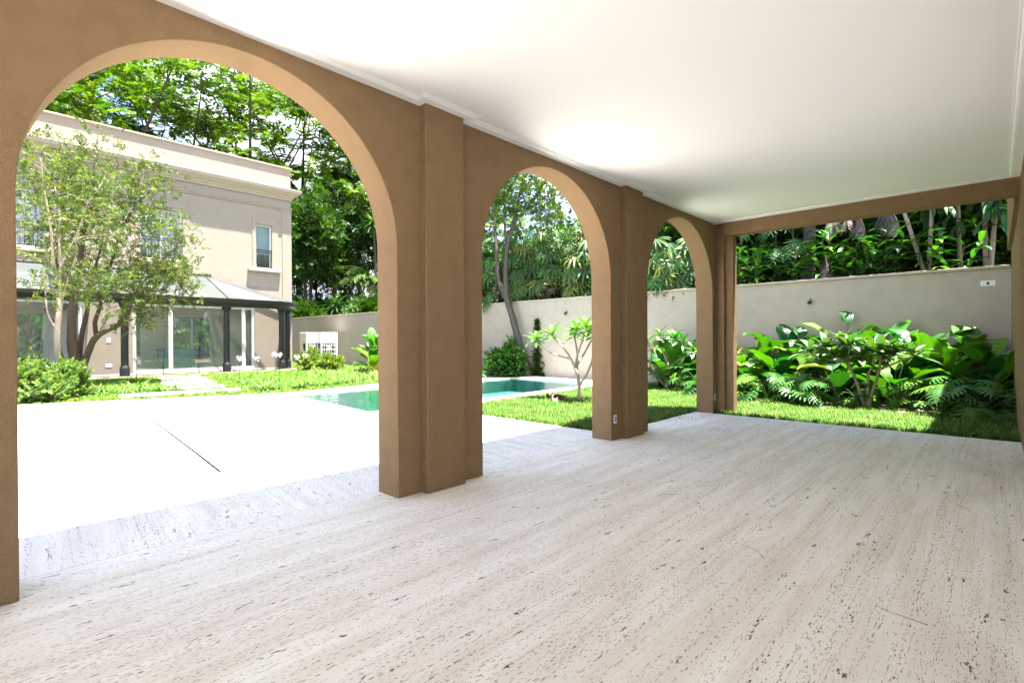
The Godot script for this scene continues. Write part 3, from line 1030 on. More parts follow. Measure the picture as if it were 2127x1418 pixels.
# limbs: [points, r0, r1]; ends: tips of twigs, each grown from the nearest lower limb point; leaves spread round each tip
func tree(called: String, label: String, group: String, base: Vector3, limbs: Array, ends: Array, mesh: Mesh, per: int, spread: Vector3, size: Vector2, tints: Array, bark: Material, flat := 0.0, leaf_mat: Material = null, twig := 0.03) -> Node3D:
	var t := thing(called, label, "tree", base, group)
	var m := MB.new()
	var nodes := []
	for l in limbs:
		limb(m, l[0], l[1], l[2])
		var ps: Array = l[0]
		for i in ps.size() - 1:
			for k in 4:
				nodes.append(ps[i].lerp(ps[i + 1], k / 4.0))
		nodes.append(ps[ps.size() - 1])
	var where := []
	var cols := []
	for e in ends:
		var best: Vector3 = nodes[0]
		var bd := 1e9
		for q in nodes:
			var d: float = q.distance_to(e) + maxf(0.0, q.y - e.y + 0.1) * 4.0
			if d < bd:
				bd = d
				best = q
		var mid: Vector3 = best.lerp(e, 0.55) + Vector3(rnd(-1, 1), rnd(0.0, 1.0), rnd(-1, 1)) * bd * 0.12
		m.tube(PackedVector3Array([best, best.lerp(mid, 0.5) + Vector3(0, bd * 0.03, 0), mid, e]), PackedFloat32Array([twig, twig * 0.8, twig * 0.6, twig * 0.25]), 5, false)
		for k in per:
			var s := rnd(0.45, 1.12)
			var on: Vector3 = mid.lerp(e, clampf((s - 0.45) / 0.6, 0.0, 1.1))
			var o := Vector3(rng.randfn(0, 1), rng.randfn(0, 1), rng.randfn(0, 1)) * 0.5
			o *= spread
			var d := o + Vector3(rnd(-1, 1), rnd(-0.6, 0.8), rnd(-1, 1)) * 0.35 * spread.length()
			if flat > 0.5:
				d.y *= 0.5
			if d.length() < 0.01:
				d = Vector3.RIGHT
			where.append(Transform3D(facing(d, rnd(-0.95, 0.95) if flat > 0.5 else rnd(-1.5, 1.5)).scaled_local(Vector3.ONE * rnd(size.x, size.y)), on + o))
			cols.append(tints[rng.randi() % tints.size()])
	part(t, "trunk", m.mesh(), bark)
	var cr := scatter(t, "crown", mesh, leaf_mat if leaf_mat else M.leaf, where, cols)
	return t

func v(x: float, y: float, z: float) -> Vector3:
	return Vector3(x, y, z)

func plants() -> void:
	rng.seed = 77
	M.leaf = foliage(Color(0.85, 0.9, 0.38), 0.5, 0.4)
	M.gloss = foliage(Color(0.6, 0.8, 0.25), 0.4, 0.45)
	M.blade = foliage(Color(0.7, 0.85, 0.35), 0.55, 0.35)
	M.dry = foliage(Color(0.4, 0.35, 0.28), 0.8, 0.2)
	M.bark = stucco(lin(0.13, 0.095, 0.065), 51, 0.5, 1.2)
	M.pale_bark = stucco(lin(0.42, 0.345, 0.275), 53, 0.4, 0.7)
	M.grey_bark = stucco(lin(0.24, 0.22, 0.20), 55, 0.35, 1.2)
	M.grey_bark.albedo_texture = noise_tex(57, 0.03, [Color(0.25, 0.24, 0.22), Color(0.7, 0.69, 0.66), Color(1, 1, 1)], 512, 4)
	M.pink = foliage(Color(0.6, 0.5, 0.5), 0.6, 0.3)
	lawns()
	wood()
	courtyard_trees()
	palm_hedge()
	planting_bed()
	shrubs()

# ---------------------------------------------------------------- lawns
func tuft(h: float, w: float, n: int, lean: float, tone: Color) -> ArrayMesh:
	var m := MB.new()
	for k in n:
		var a := rnd(0, TAU)
		m.col = Color(tone.r * rnd(0.7, 1.4), tone.g * rnd(0.75, 1.25), tone.b * rnd(0.6, 1.3))
		var b := Vector3(cos(a), 0, sin(a))
		var o := Vector3(rnd(-1, 1), 0, rnd(-1, 1)) * h * 0.45
		var hh := h * rnd(0.6, 1.15)
		var s := b.cross(Vector3.UP) * w * rnd(0.7, 1.2)
		var l := lean * rnd(0.4, 1.3)
		var p1 := o + b * hh * l * 0.35 + Vector3(0, hh * 0.62, 0)
		var p2 := o + b * hh * l + Vector3(0, hh * (1.0 - 0.25 * l), 0)
		var nn := (Vector3.UP + b * 0.5 * -1.0).normalized()
		var i0 := m.vert(o - s * 0.5, nn)
		var i1 := m.vert(o + s * 0.5, nn)
		var i2 := m.vert(p1 - s * 0.42, nn)
		var i3 := m.vert(p1 + s * 0.42, nn)
		var i4 := m.vert(p2, nn)
		m.tri(i0, i1, i3); m.tri(i0, i3, i2); m.tri(i2, i3, i4)
	return m.mesh()

func inside(p: Vector2, poly: PackedVector2Array) -> bool:
	return Geometry2D.is_point_in_polygon(p, poly)

func lawn(called: String, label: String, poly: PackedVector2Array, per_m2: float, mesh: Mesh, size: Vector2, keep_out: Array, y := -0.04) -> void:
	var lo := Vector2(1e9, 1e9)
	var hi := -lo
	for q in poly:
		lo = lo.min(q); hi = hi.max(q)
	var where := []
	var cols := []
	var tone := noise(61, 0.35, 3)
	for i in int((hi.x - lo.x) * (hi.y - lo.y) * per_m2):
		var p := Vector2(rnd(lo.x, hi.x), rnd(lo.y, hi.y))
		if not inside(p, poly):
			continue
		var out := false
		for k in keep_out:
			if inside(p, k):
				out = true
				break
		if out:
			continue
		var q := tone.get_noise_2d(p.x * 3.0, p.y * 3.0)
		where.append(Transform3D(Basis(Vector3.UP, rnd(0, TAU)).scaled(Vector3(1, rnd(0.8, 1.2) * (1.0 + 0.3 * q), 1) * rnd(size.x, size.y)), Vector3(p.x, y, p.y)))
		var w := rnd(-0.15, 0.15)
		var dry := 1.0 if rnd(0, 1) < 0.10 + 0.25 * maxf(q, 0.0) else 0.0
		cols.append(Color(1.0 + w + 0.3 * q + 0.9 * dry, 1.0 + w * 0.7 + 0.25 * dry, 0.9 + w + 0.9 * dry))
	var o := scatter(self, called, mesh, M.blade, where, cols)
	tag(o, label, "grass")

func lawns() -> void:
	var ga := tuft(0.11, 0.011, 9, 0.75, Color(0.105, 0.17, 0.035))
	lawn("grass", "thick green lawn between the arcade and the planting bed", PackedVector2Array([Vector2(6.57, -4.2), Vector2(9.6, -4.2), Vector2(9.6, 0.22), Vector2(12.1, 0.22), Vector2(12.3, -4.0), Vector2(13.8, -5.5), Vector2(14.6, -8.4), Vector2(12.3, -8.47), Vector2(6.64, -8.13)]), 420, ga, Vector2(0.8, 1.25), [])
	var gb := tuft(0.075, 0.018, 9, 0.8, Color(0.115, 0.18, 0.04))
	var stones := []
	for s in STONES:
		stones.append(s)
	lawn("grass", "green lawn around the stepping stones before the house", PackedVector2Array([Vector2(-4.5, -18.2), Vector2(0.82, -16.05), Vector2(2.68, -15.31), Vector2(6.0, -14.0), Vector2(9.35, -14.7), Vector2(13.6, -14.25), Vector2(15.0, -14.3), Vector2(15.0, -34), Vector2(12.0, -34), Vector2(12.0, -26), Vector2(11.0, -24.75), Vector2(-4.5, -24.68)]), 130, gb, Vector2(0.9, 1.5), stones)
	var gc := tuft(0.30, 0.03, 16, 0.9, Color(0.14, 0.23, 0.07))
	lawn("ground_cover", "knee high grassy ground cover between pool and boundary wall", PackedVector2Array([Vector2(8.6, -15.0), Vector2(13.4, -14.7), Vector2(14.9, -15.0), Vector2(14.9, -21), Vector2(12.4, -21), Vector2(9.2, -21)]), 13, gc, Vector2(0.6, 1.15), [])

var STONES := [
	PackedVector2Array([Vector2(2.60, -15.90), Vector2(5.33, -15.45), Vector2(5.50, -16.22), Vector2(2.74, -16.68)]),
	PackedVector2Array([Vector2(3.75, -17.25), Vector2(5.36, -16.98), Vector2(5.60, -17.9), Vector2(4.02, -18.2)]),
	PackedVector2Array([Vector2(4.2, -18.75), Vector2(5.6, -18.5), Vector2(5.8, -19.3), Vector2(4.35, -19.55)]),
	PackedVector2Array([Vector2(4.4, -20.05), Vector2(5.85, -19.8), Vector2(6.0, -20.6), Vector2(4.6, -20.85)]),
	PackedVector2Array([Vector2(4.7, -21.4), Vector2(6.1, -21.15), Vector2(6.25, -21.95), Vector2(4.85, -22.2)]),
	PackedVector2Array([Vector2(4.9, -22.75), Vector2(6.3, -22.5), Vector2(6.45, -23.3), Vector2(5.05, -23.55)]),
]

# ---------------------------------------------------------------- the wood behind house and wall
func wood() -> void:
	var bank := MB.new()
	bank.box(Vector3(15.31, -0.04, -110), Vector3(140, 2.6, 40))
	struct("planting_bank", bank.mesh(), M.soil)
	var fe := feathery_spray(Color(0.125, 0.21, 0.032))
	var fs := spray(12, 0.30, 0.14, Color(0.045, 0.11, 0.02), 0.0, 1)
	var bright := [Color(1, 1, 1), Color(1.25, 1.15, 0.9), Color(0.6, 0.75, 0.75), Color(1.5, 1.3, 0.9), Color(0.5, 0.65, 0.7)]
	var dark := [Color(1, 1, 1), Color(0.75, 0.85, 0.8), Color(1.3, 1.2, 0.8)]
	for b in [[-7.0, -47.0, 25.0], [0.5, -51.0, 27.0], [6.5, -47.5, 26.0], [12.5, -52.0, 29.0], [17.5, -48.0, 27.5], [23.5, -52.0, 28.0], [29.5, -46.0, 24.0], [36.0, -48.0, 25.0], [31.0, -36.0, 21.0]]:
		var H: float = b[2]
		var limbs := []
		var y0 := 0.0 if b[0] < 15.3 else 2.6
		var top := v(rnd(-1, 1), H * 0.5, rnd(-1, 1))
		limbs.append([[v(0, -0.1, 0), v(rnd(-0.3, 0.3), H * 0.25, rnd(-0.3, 0.3)), top], 0.42, 0.26])
		var ends := []
		for k in 7:
			var a := TAU * k / 7.0 + rnd(-0.4, 0.4)
			var r := rnd(3.5, 6.5)
			var from := v(top.x * 0.8, H * rnd(0.33, 0.5), top.z * 0.8)
			var e := from + v(cos(a) * r, rnd(0.12, 0.42) * H, sin(a) * r)
			limbs.append([[from, from.lerp(e, 0.45) + v(0, -0.6, 0), e], 0.19, 0.05])
		for k in 56:
			var a := rnd(0, TAU)
			var r := 7.2 * sqrt(rnd(0.02, 1.0))
			var lvl := rnd(0.40, 1.0)
			ends.append(v(cos(a) * r, H * lvl * (1.0 - 0.012 * r), sin(a) * r))
		tree("feathery_tree", "tall tree with flat layers of feathery leaves above the house roof" if b[0] < 15.0 else "tall layered feathery tree rising past the boundary wall beside the house", "tall feathery trees" if b[0] < 15.0 else "tall feathery trees past the wall", v(b[0], y0, b[1]), limbs, ends, fe, 27, Vector3(1.55, 0.28, 1.55), Vector2(0.75, 1.25), bright, M.bark, 1.0, null, 0.05)
	for b in [[19.0, -41.0, 11.0, 2.6], [23.5, -44.5, 13.0, 3.2], [28.5, -41.0, 12.0, 3.2], [34.0, -40.0, 13.0, 3.6], [21.0, -52.0, 12.0, 3.4], [40.0, -50.0, 15.0, 4.2], [27.0, -56.0, 13.0, 4.0], [33.0, -60.0, 14.0, 4.5], [18.0, -58.0, 12.0, 4.0]]:
		var H: float = b[2]
		var R: float = b[3]
		var limbs := [[[v(0, -0.1, 0), v(rnd(-0.3, 0.3), H * 0.35, rnd(-0.3, 0.3)), v(rnd(-0.9, 0.9), H * 0.85, rnd(-0.9, 0.9))], 0.20, 0.07]]
		for k in 5:
			var a := TAU * k / 5.0 + rnd(-0.4, 0.4)
			limbs.append([[v(0, H * rnd(0.3, 0.5), 0), v(cos(a) * R * 0.5, H * rnd(0.55, 0.7), sin(a) * R * 0.5)], 0.09, 0.03])
		var ends := []
		for k in 70:
			var d := v(rng.randfn(0, 1), rng.randfn(0, 1), rng.randfn(0, 1)).normalized() * pow(rnd(0.1, 1), 0.4)
			ends.append(v(d.x * R, H * 0.66 + d.y * H * 0.33, d.z * R))
		tree("wood_tree", "dark broadleaf tree in the wood past the boundary wall", "broadleaf trees of the wood", v(b[0], 2.6, b[1]), limbs, ends, fs, 15, Vector3(1.0, 0.8, 1.0), Vector2(0.8, 1.3), dark, M.bark, 0.0, null, 0.03)
	# understory close to the wall, out to where the wood shows between house and arcade
	for b in [[17.5, -38.0, 1.4], [19.6, -33.0, 1.3], [18.5, -44.5, 2.2], [18.6, -30.5, 1.3], [23.0, -31.0, 2.0], [17.2, -41.0, 1.8], [25.5, -37.0, 2.4], [22.0, -45.0, 2.6], [24.0, -58.0, 5.5], [30.0, -55.0, 6.0], [36.0, -56.0, 6.0], [28.0, -64.0, 7.0], [20.5, -62.0, 6.0], [38.0, -66.0, 7.0]]:
		bush("wood_shrub", "dark leafy shrub growing in the wood above the wall", "shrub", "shrubs of the wood", v(b[0], 2.6, b[1]), b[2] * 0.75, b[2], 34, 18, fs, Vector2(0.5, 0.9), dark)
	for k in 8:
		bush("rear_hedge_shrub", "dark leafy shrub growing close behind the house", "shrub", "shrubs behind the house", v(-1.0 + k * 1.75, -0.04, -37.0 + rnd(-0.5, 0.5)), 1.5, rnd(3.6, 4.6), 40, 20, fs, Vector2(0.5, 0.9), dark)
	# tall slender feather palms
	for b in [[24.9, -48.0, 15.4, 1.1], [27.4, -47.0, 13.0, -0.4], [21.8, -46.5, 10.6, 0.6]]:
		feather_palm(v(b[0], 2.6, b[1]), b[2], b[3], 2.7, 13, 0.13, Color(0.05, 0.105, 0.03), "slender palm with long drooping feather leaves in the wood", "feather palms in the wood")
	feather_palm(v(22.3, 2.6, -35.8), 3.6, -0.3, 3.0, 17, 0.11, Color(0.10, 0.165, 0.05), "low arching palm with pale feather leaves above the boundary wall", "")
	for b in [[21.6, -35.0, 7.9, 1.3, 0.6], [20.6, -35.4, 3.6, 1.0, 1.7], [18.6, -35.2, 1.5, 1.25, 0.85]]:
		rosette(v(b[0], 2.6, b[1]), b[2], b[3], b[4])

func feather_palm(base: Vector3, H: float, lean: float, L: float, n: int, r: float, tone: Color, label: String, group: String) -> void:
	var t := thing("feather_palm", label, "palm", base, group)
	var m := MB.new()
	var pts := PackedVector3Array()
	var rr := PackedFloat32Array()
	for i in 21:
		var s := i / 20.0
		pts.append(v(lean * s, H * s - 0.1, 0.3 * sin(s * 2.0)))
		rr.append(r * (1.25 - 0.4 * s) * (1.0 + 0.06 * (i % 2)))
	m.tube(pts, rr, 9)
	part(t, "trunk", m.mesh(), M.grey_bark if H < 14.0 else M.bark)
	for k in n:
		var a := TAU * k * 0.382 + rnd(-0.2, 0.2)
		var up := rnd(0.1, 1.15)
		part(t, "frond", feather_leaf(L * rnd(0.85, 1.1), tone, 26, up, rnd(1.3, 2.2), L * 0.27, rnd(0.3, 1.0)), M.leaf, Transform3D(Basis(Vector3.UP, a), pts[20]))

func rosette(base: Vector3, H: float, L: float, yellow: float) -> void:
	var t := thing("dracaena", ["spiky dracaena with yellowed lower leaves above the wall", "spiky dark dracaena on a tall bare stem in the wood", "low fountain of strap leaves just above the wall"][0 if yellow > 1.0 else (1 if H > 5.0 else 2)], "shrub", base)
	var m := MB.new()
	limb(m, [v(0, -0.1, 0), v(0.15, H * 0.5, 0.1), v(0.05, H, 0)], 0.10, 0.07)
	part(t, "stem", m.mesh(), M.bark)
	for k in 34:
		var s := k / 34.0
		var a := TAU * k * 0.382
		var q := MB.new()
		var tone := Color(0.045, 0.12, 0.025).lerp(Color(0.26, 0.26, 0.03), clampf((s - 0.6) * 2.0 * (yellow - 0.9), 0.0, 1.0))
		blade(q, Transform3D(), L * rnd(0.8, 1.1), L * 0.11, lerpf(1.35, -0.5, s), rnd(0.5, 1.1), 0.3, 0.6, 0.5, tone, tone * 1.3, 5)
		part(t, "leaf", q.mesh(), M.gloss, Transform3D(Basis(Vector3.UP, a), v(0.05, H - 0.25 * s, 0)))

func bush(called: String, label: String, cat: String, group: String, at: Vector3, R: float, H: float, n: int, per: int, mesh: Mesh, size: Vector2, tints: Array) -> Node3D:
	var t := thing(called, label, cat, at, group)
	var m := MB.new()
	var where := []
	var cols := []
	for k in n:
		var a := rnd(0, TAU)
		var rr := R * sqrt(rnd(0.0, 1.0))
		var e := v(cos(a) * rr, H * rnd(0.35, 1.0) * sqrt(maxf(0.15, 1.0 - pow(rr / R, 2.0) * 0.7)), sin(a) * rr)
		m.tube(PackedVector3Array([v(cos(a), 0, sin(a)) * R * 0.08 + v(0, -0.06, 0), v(e.x * 0.45, e.y * 0.55, e.z * 0.45), e]), PackedFloat32Array([0.02, 0.013, 0.005]), 4, false)
		for j in per:
			var o := v(rng.randfn(0, 1), rng.randfn(0, 1), rng.randfn(0, 1)) * R * 0.14
			var d := o + v(e.x, H * 0.4, e.z) * 0.3 + v(rnd(-1, 1), rnd(-0.5, 0.6), rnd(-1, 1)) * R * 0.2
			where.append(Transform3D(facing(d, rnd(-1, 1)).scaled_local(Vector3.ONE * rnd(size.x, size.y)), e * rnd(0.55, 1.0) + o))
			cols.append(tints[rng.randi() % tints.size()])
	part(t, "stems", m.mesh(), M.bark)
	scatter(t, "foliage", mesh, M.leaf, where, cols)
	return t

# ---------------------------------------------------------------- trees inside the garden
func shift(l: Array, z: float, depth: float) -> Array:
	var o := []
	for i in l.size():
		o.append(v(l[i][0], l[i][1], z + depth * i / maxf(1.0, l.size() - 1.0)))
	return o

func courtyard_trees() -> void:
	var cs := spray(15, 0.26, 0.125, Color(0.115, 0.165, 0.05), 0.0, 3)
	var tints := [Color(1, 1, 1), Color(1.25, 1.15, 1.0), Color(0.72, 0.8, 0.8), Color(1.5, 1.3, 0.9), Color(0.6, 0.72, 0.7)]
	# many stemmed tree with a light fine crown
	var limbs := []
	var ps := [[[2.51, -0.05], [2.43, 0.63], [2.32, 1.25], [2.31, 2.02], [2.35, 2.79], [2.47, 3.57], [2.54, 4.35], [2.67, 5.46], [2.79, 6.4]], [[2.51, 0.32], [2.67, 0.93], [2.85, 1.48], [3.07, 1.72], [3.39, 1.91], [3.65, 2.08]], [[3.65, 2.08], [3.75, 2.54], [3.86, 2.95], [4.06, 3.38], [4.41, 3.91], [4.99, 4.65]], [[2.95, 1.56], [2.91, 2.03], [3.01, 2.35], [3.14, 2.83], [3.27, 3.48], [3.47, 4.3], [3.74, 5.31], [4.15, 6.21]], [[2.4, 0.1], [2.05, 0.95], [1.93, 1.56], [1.91, 1.86], [1.77, 2.16], [1.61, 2.45]], [[2.45, 0.3], [2.58, 1.56], [2.77, 2.5], [2.83, 3.29], [3.15, 4.43], [3.35, 5.73]], [[3.39, 1.91], [3.6, 2.4], [4.0, 2.7], [4.5, 3.0], [5.1, 3.2]], [[2.35, 2.79], [2.0, 3.6], [1.8, 4.5], [1.7, 5.4]]]
	var rad := [[0.17, 0.03], [0.13, 0.075], [0.05, 0.016], [0.075, 0.02], [0.085, 0.03], [0.11, 0.02], [0.035, 0.012], [0.05, 0.015]]
	var dep := [0.4, 0.5, 0.5, -0.7, 0.6, -1.0, 0.8, 0.9]
	for i in ps.size():
		limbs.append([shift(ps[i], -21.5 + (0.5 if i in [2, 6] else 0.0), dep[i]), rad[i][0], rad[i][1]])
	var ends := []
	for k in 165:
		var d := v(rng.randfn(0, 1), rng.randfn(0, 1), rng.randfn(0, 1)).normalized() * pow(rnd(0.05, 1.0), 0.42)
		var e := v(3.6 + d.x * 2.5, 5.2 + d.y * 3.4, -21.4 + d.z * 1.9)
		if e.y < 2.6 and e.x < 2.9:
			continue
		ends.append(e)
	for k in 20:
		ends.append(v(rnd(3.9, 5.9), rnd(2.9, 4.4), -21.2 + rnd(-0.8, 0.8)))
	tree("garden_tree", "many stemmed tree with fine light foliage before the porch", "", Vector3.ZERO, limbs, ends, cs, 12, Vector3(0.42, 0.36, 0.42), Vector2(0.22, 0.40), tints, M.bark, 0.0, null, 0.012)
	# pale smooth stems in front of it
	limbs = []
	ps = [[[1.69, -0.05], [1.68, 0.77], [1.65, 1.53], [1.71, 2.3], [1.7, 2.81]], [[1.7, 2.81], [1.61, 3.31], [1.56, 3.94], [1.54, 4.32], [1.46, 4.93], [1.38, 5.55], [1.35, 5.98]], [[1.7, 2.81], [1.75, 3.32], [1.73, 4.09], [1.75, 4.73], [1.7, 5.36], [1.63, 5.85]], [[1.72, 3.32], [1.89, 3.85], [2.09, 4.4], [2.25, 5.08], [2.51, 5.59]], [[1.71, 2.3], [1.86, 3.01], [1.98, 3.48], [2.04, 3.87], [1.99, 4.12]], [[1.69, 1.66], [1.49, 2.16], [1.46, 2.79], [1.54, 3.56]]]
	rad = [[0.075, 0.062], [0.042, 0.012], [0.042, 0.012], [0.026, 0.01], [0.03, 0.012], [0.028, 0.012]]
	for i in ps.size():
		limbs.append([shift(ps[i], -18.1, [0.0, 0.4, -0.4, 0.5, 0.4, -0.4][i]), rad[i][0], rad[i][1]])
	ends = []
	for k in 46:
		ends.append(v(rnd(1.15, 2.7), rnd(2.7, 6.6), -18.1 + rnd(-1.2, 1.2)))
	tree("garden_tree", "slim tree with pale pinkish bare stems beside the leafy bush", "", Vector3.ZERO, limbs, ends, cs, 12, Vector3(0.34, 0.34, 0.34), Vector2(0.22, 0.38), tints, M.pale_bark, 0.0, null, 0.009)
	# leaning tree at the end of the pool
	limbs = [[[v(14.72, -0.05, -13.0), v(14.7, 0.75, -13.28), v(14.7, 1.5, -13.53), v(14.7, 2.25, -13.78), v(14.7, 3.05, -14.1), v(14.7, 3.4, -14.2)], 0.16, 0.12],
		[[v(14.7, 3.0, -14.1), v(14.72, 3.8, -14.55), v(14.8, 5.0, -14.75), v(14.9, 6.3, -14.95), v(15.0, 7.8, -14.9)], 0.105, 0.04],
		[[v(14.7, 3.2, -14.12), v(14.68, 4.4, -14.12), v(14.6, 5.3, -13.88), v(14.6, 6.4, -13.45), v(14.55, 7.8, -13.0)], 0.11, 0.04],
		[[v(14.6, 5.2, -13.9), v(14.5, 6.0, -13.3), v(14.5, 6.6, -12.5), v(14.5, 7.2, -11.9)], 0.05, 0.02], [[v(14.6, 4.9, -14.0), v(14.7, 6.2, -14.2), v(14.6, 7.9, -14.1)], 0.06, 0.02]]
	ends = []
	for k in 60:
		ends.append(v(14.6 + rnd(-1.6, 1.8), rnd(6.2, 9.2), rnd(-16.4, -12.6)))
	for k in 12:
		ends.append(v(14.5 + rnd(-0.5, 0.8), rnd(5.8, 7.6), rnd(-12.8, -11.3)))
	var ls := spray(11, 0.30, 0.19, Color(0.085, 0.17, 0.03), 0.0, 5)
	tree("leaning_tree", "leaning forked tree with lichen grey bark at the pool end", "", Vector3.ZERO, limbs, ends, ls, 12, Vector3(0.45, 0.4, 0.45), Vector2(0.32, 0.55), tints, M.grey_bark, 0.0, null, 0.014)
	# the large tree past the wall whose crown shades the planting on the bank
	limbs = [[[v(0, -0.1, 0), v(0.2, 3, 0.1), v(0, 6, 0.3)], 0.35, 0.22]]
	ends = []
	for k in 9:
		var a := TAU * k / 9.0
		limbs.append([[v(0, rnd(4.0, 6.0), 0.2), v(cos(a) * 2.2, rnd(6, 7.5), sin(a) * 2.6), v(cos(a) * 4.4, rnd(7, 9), sin(a) * 6.4)], 0.12, 0.04])
	for k in 130:
		var a := rnd(0, TAU)
		var r := sqrt(rnd(0.0, 1.0))
		ends.append(v(cos(a) * r * 5.2, rnd(6.2, 9.6), sin(a) * r * 8.0))
	tree("shade_tree", "broad dense tree past the wall shading the bank of palms", "", v(20.4, 2.6, -2.0), limbs, ends, spray(12, 0.30, 0.16, Color(0.045, 0.11, 0.02), 0.0, 7), 4, Vector3(1.0, 0.7, 1.0), Vector2(0.9, 1.4), tints, M.bark, 0.0, null, 0.03)

# ---------------------------------------------------------------- behind the boundary wall
func palm_hedge() -> void:
	var fans := []
	for k in 10:
		var c := green(0.075, 0.155, 0.04, 0.3)
		if k > 7:
			c = Color(0.17, 0.2, 0.04)
		fans.append(fan_leaf(rnd(0.55, 0.75), c, rng.randi_range(9, 13), rnd(1.5, 2.0)))
	var dry := []
	for k in 3:
		dry.append(fan_leaf(rnd(0.45, 0.6), Color(0.26, 0.20, 0.16) * rnd(0.7, 1.2), 8, rnd(0.6, 1.0), 1.0))
	for k in 50:
		var row := k % 3
		var z := -19.5 + (k / 3) * 0.79 + rnd(-0.25, 0.25)
		if z > -6.2:
			continue
		var x := 15.75 + row * 0.85 + rnd(-0.15, 0.15)
		var top := lerpf(3.3, 1.6, smoothstep(-13.0, -7.5, z)) + rnd(-0.5, 0.5) + row * 0.25 - 0.2
		lady_palm(v(x, 2.6, z), top, fans, dry, row)
	# dense foliage standing behind the palms
	var fs := spray(12, 0.32, 0.17, Color(0.035, 0.09, 0.018), 0.0, 9)
	var dark := [Color(1, 1, 1), Color(0.7, 0.8, 0.8), Color(1.25, 1.15, 0.8)]
	var z := 1.5
	while z > -21.0:
		bush("hedge_shrub", "dense dark shrub standing behind the palms on the bank", "shrub", "shrubs behind the palms", v(19.6 + rnd(-0.4, 0.4), 2.6, z), 1.7, lerpf(4.3, 3.6, smoothstep(-8.0, -13.0, z)) + rnd(-0.3, 0.3), 60, 30, fs, Vector2(0.5, 0.9), dark)
		z -= 1.7
	# gingers, split leaves, dead fronds and stems above the wall at the open end
	for p in [[15.75, -5.7, 1.25], [15.7, -4.9, 1.35], [15.8, -4.0, 1.15], [15.7, -3.2, 1.55], [15.8, -2.6, 1.2], [15.7, -2.0, 1.45], [15.9, -1.3, 1.1], [16.4, -5.4, 1.6], [16.4, -4.5, 1.5], [16.3, -3.6, 1.4], [16.4, -2.9, 1.5], [16.3, -2.2, 1.3], [15.6, -0.6, 0.9], [15.7, -5.2, 1.0]]:
		ginger(v(p[0], 2.6, p[1]), p[2])
	for p in [[16.7, -5.9, 2.1], [16.6, -4.4, 2.3], [17.0, -5.0, 2.6]]:
		climber(v(p[0], 2.6, p[1]), p[2])
	for p in [[16.5, 4.7, -3.2, 0.9, 1.3], [16.6, 4.8, -2.6, -0.8, 1.4], [15.8, 3.4, -5.2, -1.2, 1.2], [16.5, 4.6, -2.3, 0.7, 1.2], [15.7, 3.6, -3.3, 0.4, 0.8], [16.7, 4.9, -2.9, 0.1, 1.2]]:
		dead_frond(v(p[0], p[1], p[2]), p[3], p[4])
	for p in [[16.0, -1.9, 0.75, 2.9], [16.1, -1.05, -0.15, 3.2], [16.3, -0.2, 0.05, 3.2], [16.5, -2.9, 0.6, 3.0], [16.2, 0.1, -0.2, 3.0], [16.7, -0.7, 0.1, 3.2]]:
		drooping_dracaena(v(p[0], 2.6, p[1]), p[2], p[3], p[1] > -1.5)
	var gt := thing("grey_palm", "thick grey lichened palm trunk among split leaves past the wall", "palm", v(17.3, 2.6, -4.05))
	var m := MB.new()
	limb(m, [v(0, -0.1, 0), v(0.05, 2.5, 0), v(0, 5.5, 0.05)], 0.17, 0.15, 12)
	part(gt, "trunk", m.mesh(), M.grey_bark)
	for k in 12:
		part(gt, "frond", feather_leaf(2.6, Color(0.05, 0.11, 0.03), 24, rnd(0.2, 1.1), rnd(1.2, 1.9), 0.6, 0.6), M.leaf, Transform3D(Basis(Vector3.UP, TAU * k / 12.0), v(0, 5.45, 0.05)))

func lady_palm(at: Vector3, H: float, fans: Array, dry: Array, row: int) -> void:
	var t := thing("lady_palm", "lady palm with dark fan leaves hanging over the boundary wall" if row == 0 else "lady palm with fan leaves in the thicket behind the wall", "palm", at, "front row of lady palms" if row == 0 else "back rows of lady palms")
	var canes := 3 if row == 0 else 2
	for c in canes:
		var b := v(rnd(-0.25, 0.25), -0.05, rnd(-0.25, 0.25))
		var top := b + v(rnd(-0.25, 0.2), H * rnd(0.65, 1.0), rnd(-0.25, 0.25))
		var m := MB.new()
		limb(m, [b, b.lerp(top, 0.5) + v(rnd(-0.1, 0.1), 0, rnd(-0.1, 0.1)), top], 0.022, 0.015, 5)
		part(t, "cane", m.mesh(), M.bark)
		for k in 9:
			var s := 1.0 - k * 0.095
			var at2 := b.lerp(top, s)
			var a := rnd(0, TAU)
			if row == 0 and rnd(0, 1) < 0.75:
				a = -PI / 2 + rnd(-1.4, 1.4)
			var isdry := k > 5 and rnd(0, 1) < 0.22
			var pet := v(0, rnd(0.1, 0.35) - 0.25 * k / 9.0, rnd(0.28, 0.45))
			var pb := Basis(Vector3.UP, a)
			var q := MB.new()
			q.col = Color(0.08, 0.13, 0.04) if not isdry else Color(0.2, 0.15, 0.1)
			q.tube(PackedVector3Array([Vector3.ZERO, pet * 0.5 + v(0, 0.03, 0), pet]), PackedFloat32Array([0.006, 0.005, 0.004]), 3, false)
			var mesh: Mesh = dry[rng.randi() % dry.size()] if isdry else fans[rng.randi() % fans.size()]
			var fr := part(t, "fan_leaf", mesh, M.dry if isdry else M.gloss, Transform3D(pb * Basis(Vector3.RIGHT, rnd(0.45, 1.1) + k * 0.05), at2 + pb * pet))
			part(fr, "stalk", q.mesh(), M.leaf, Transform3D(fr.transform.basis.inverse() * pb, fr.transform.basis.inverse() * -(pb * pet)))

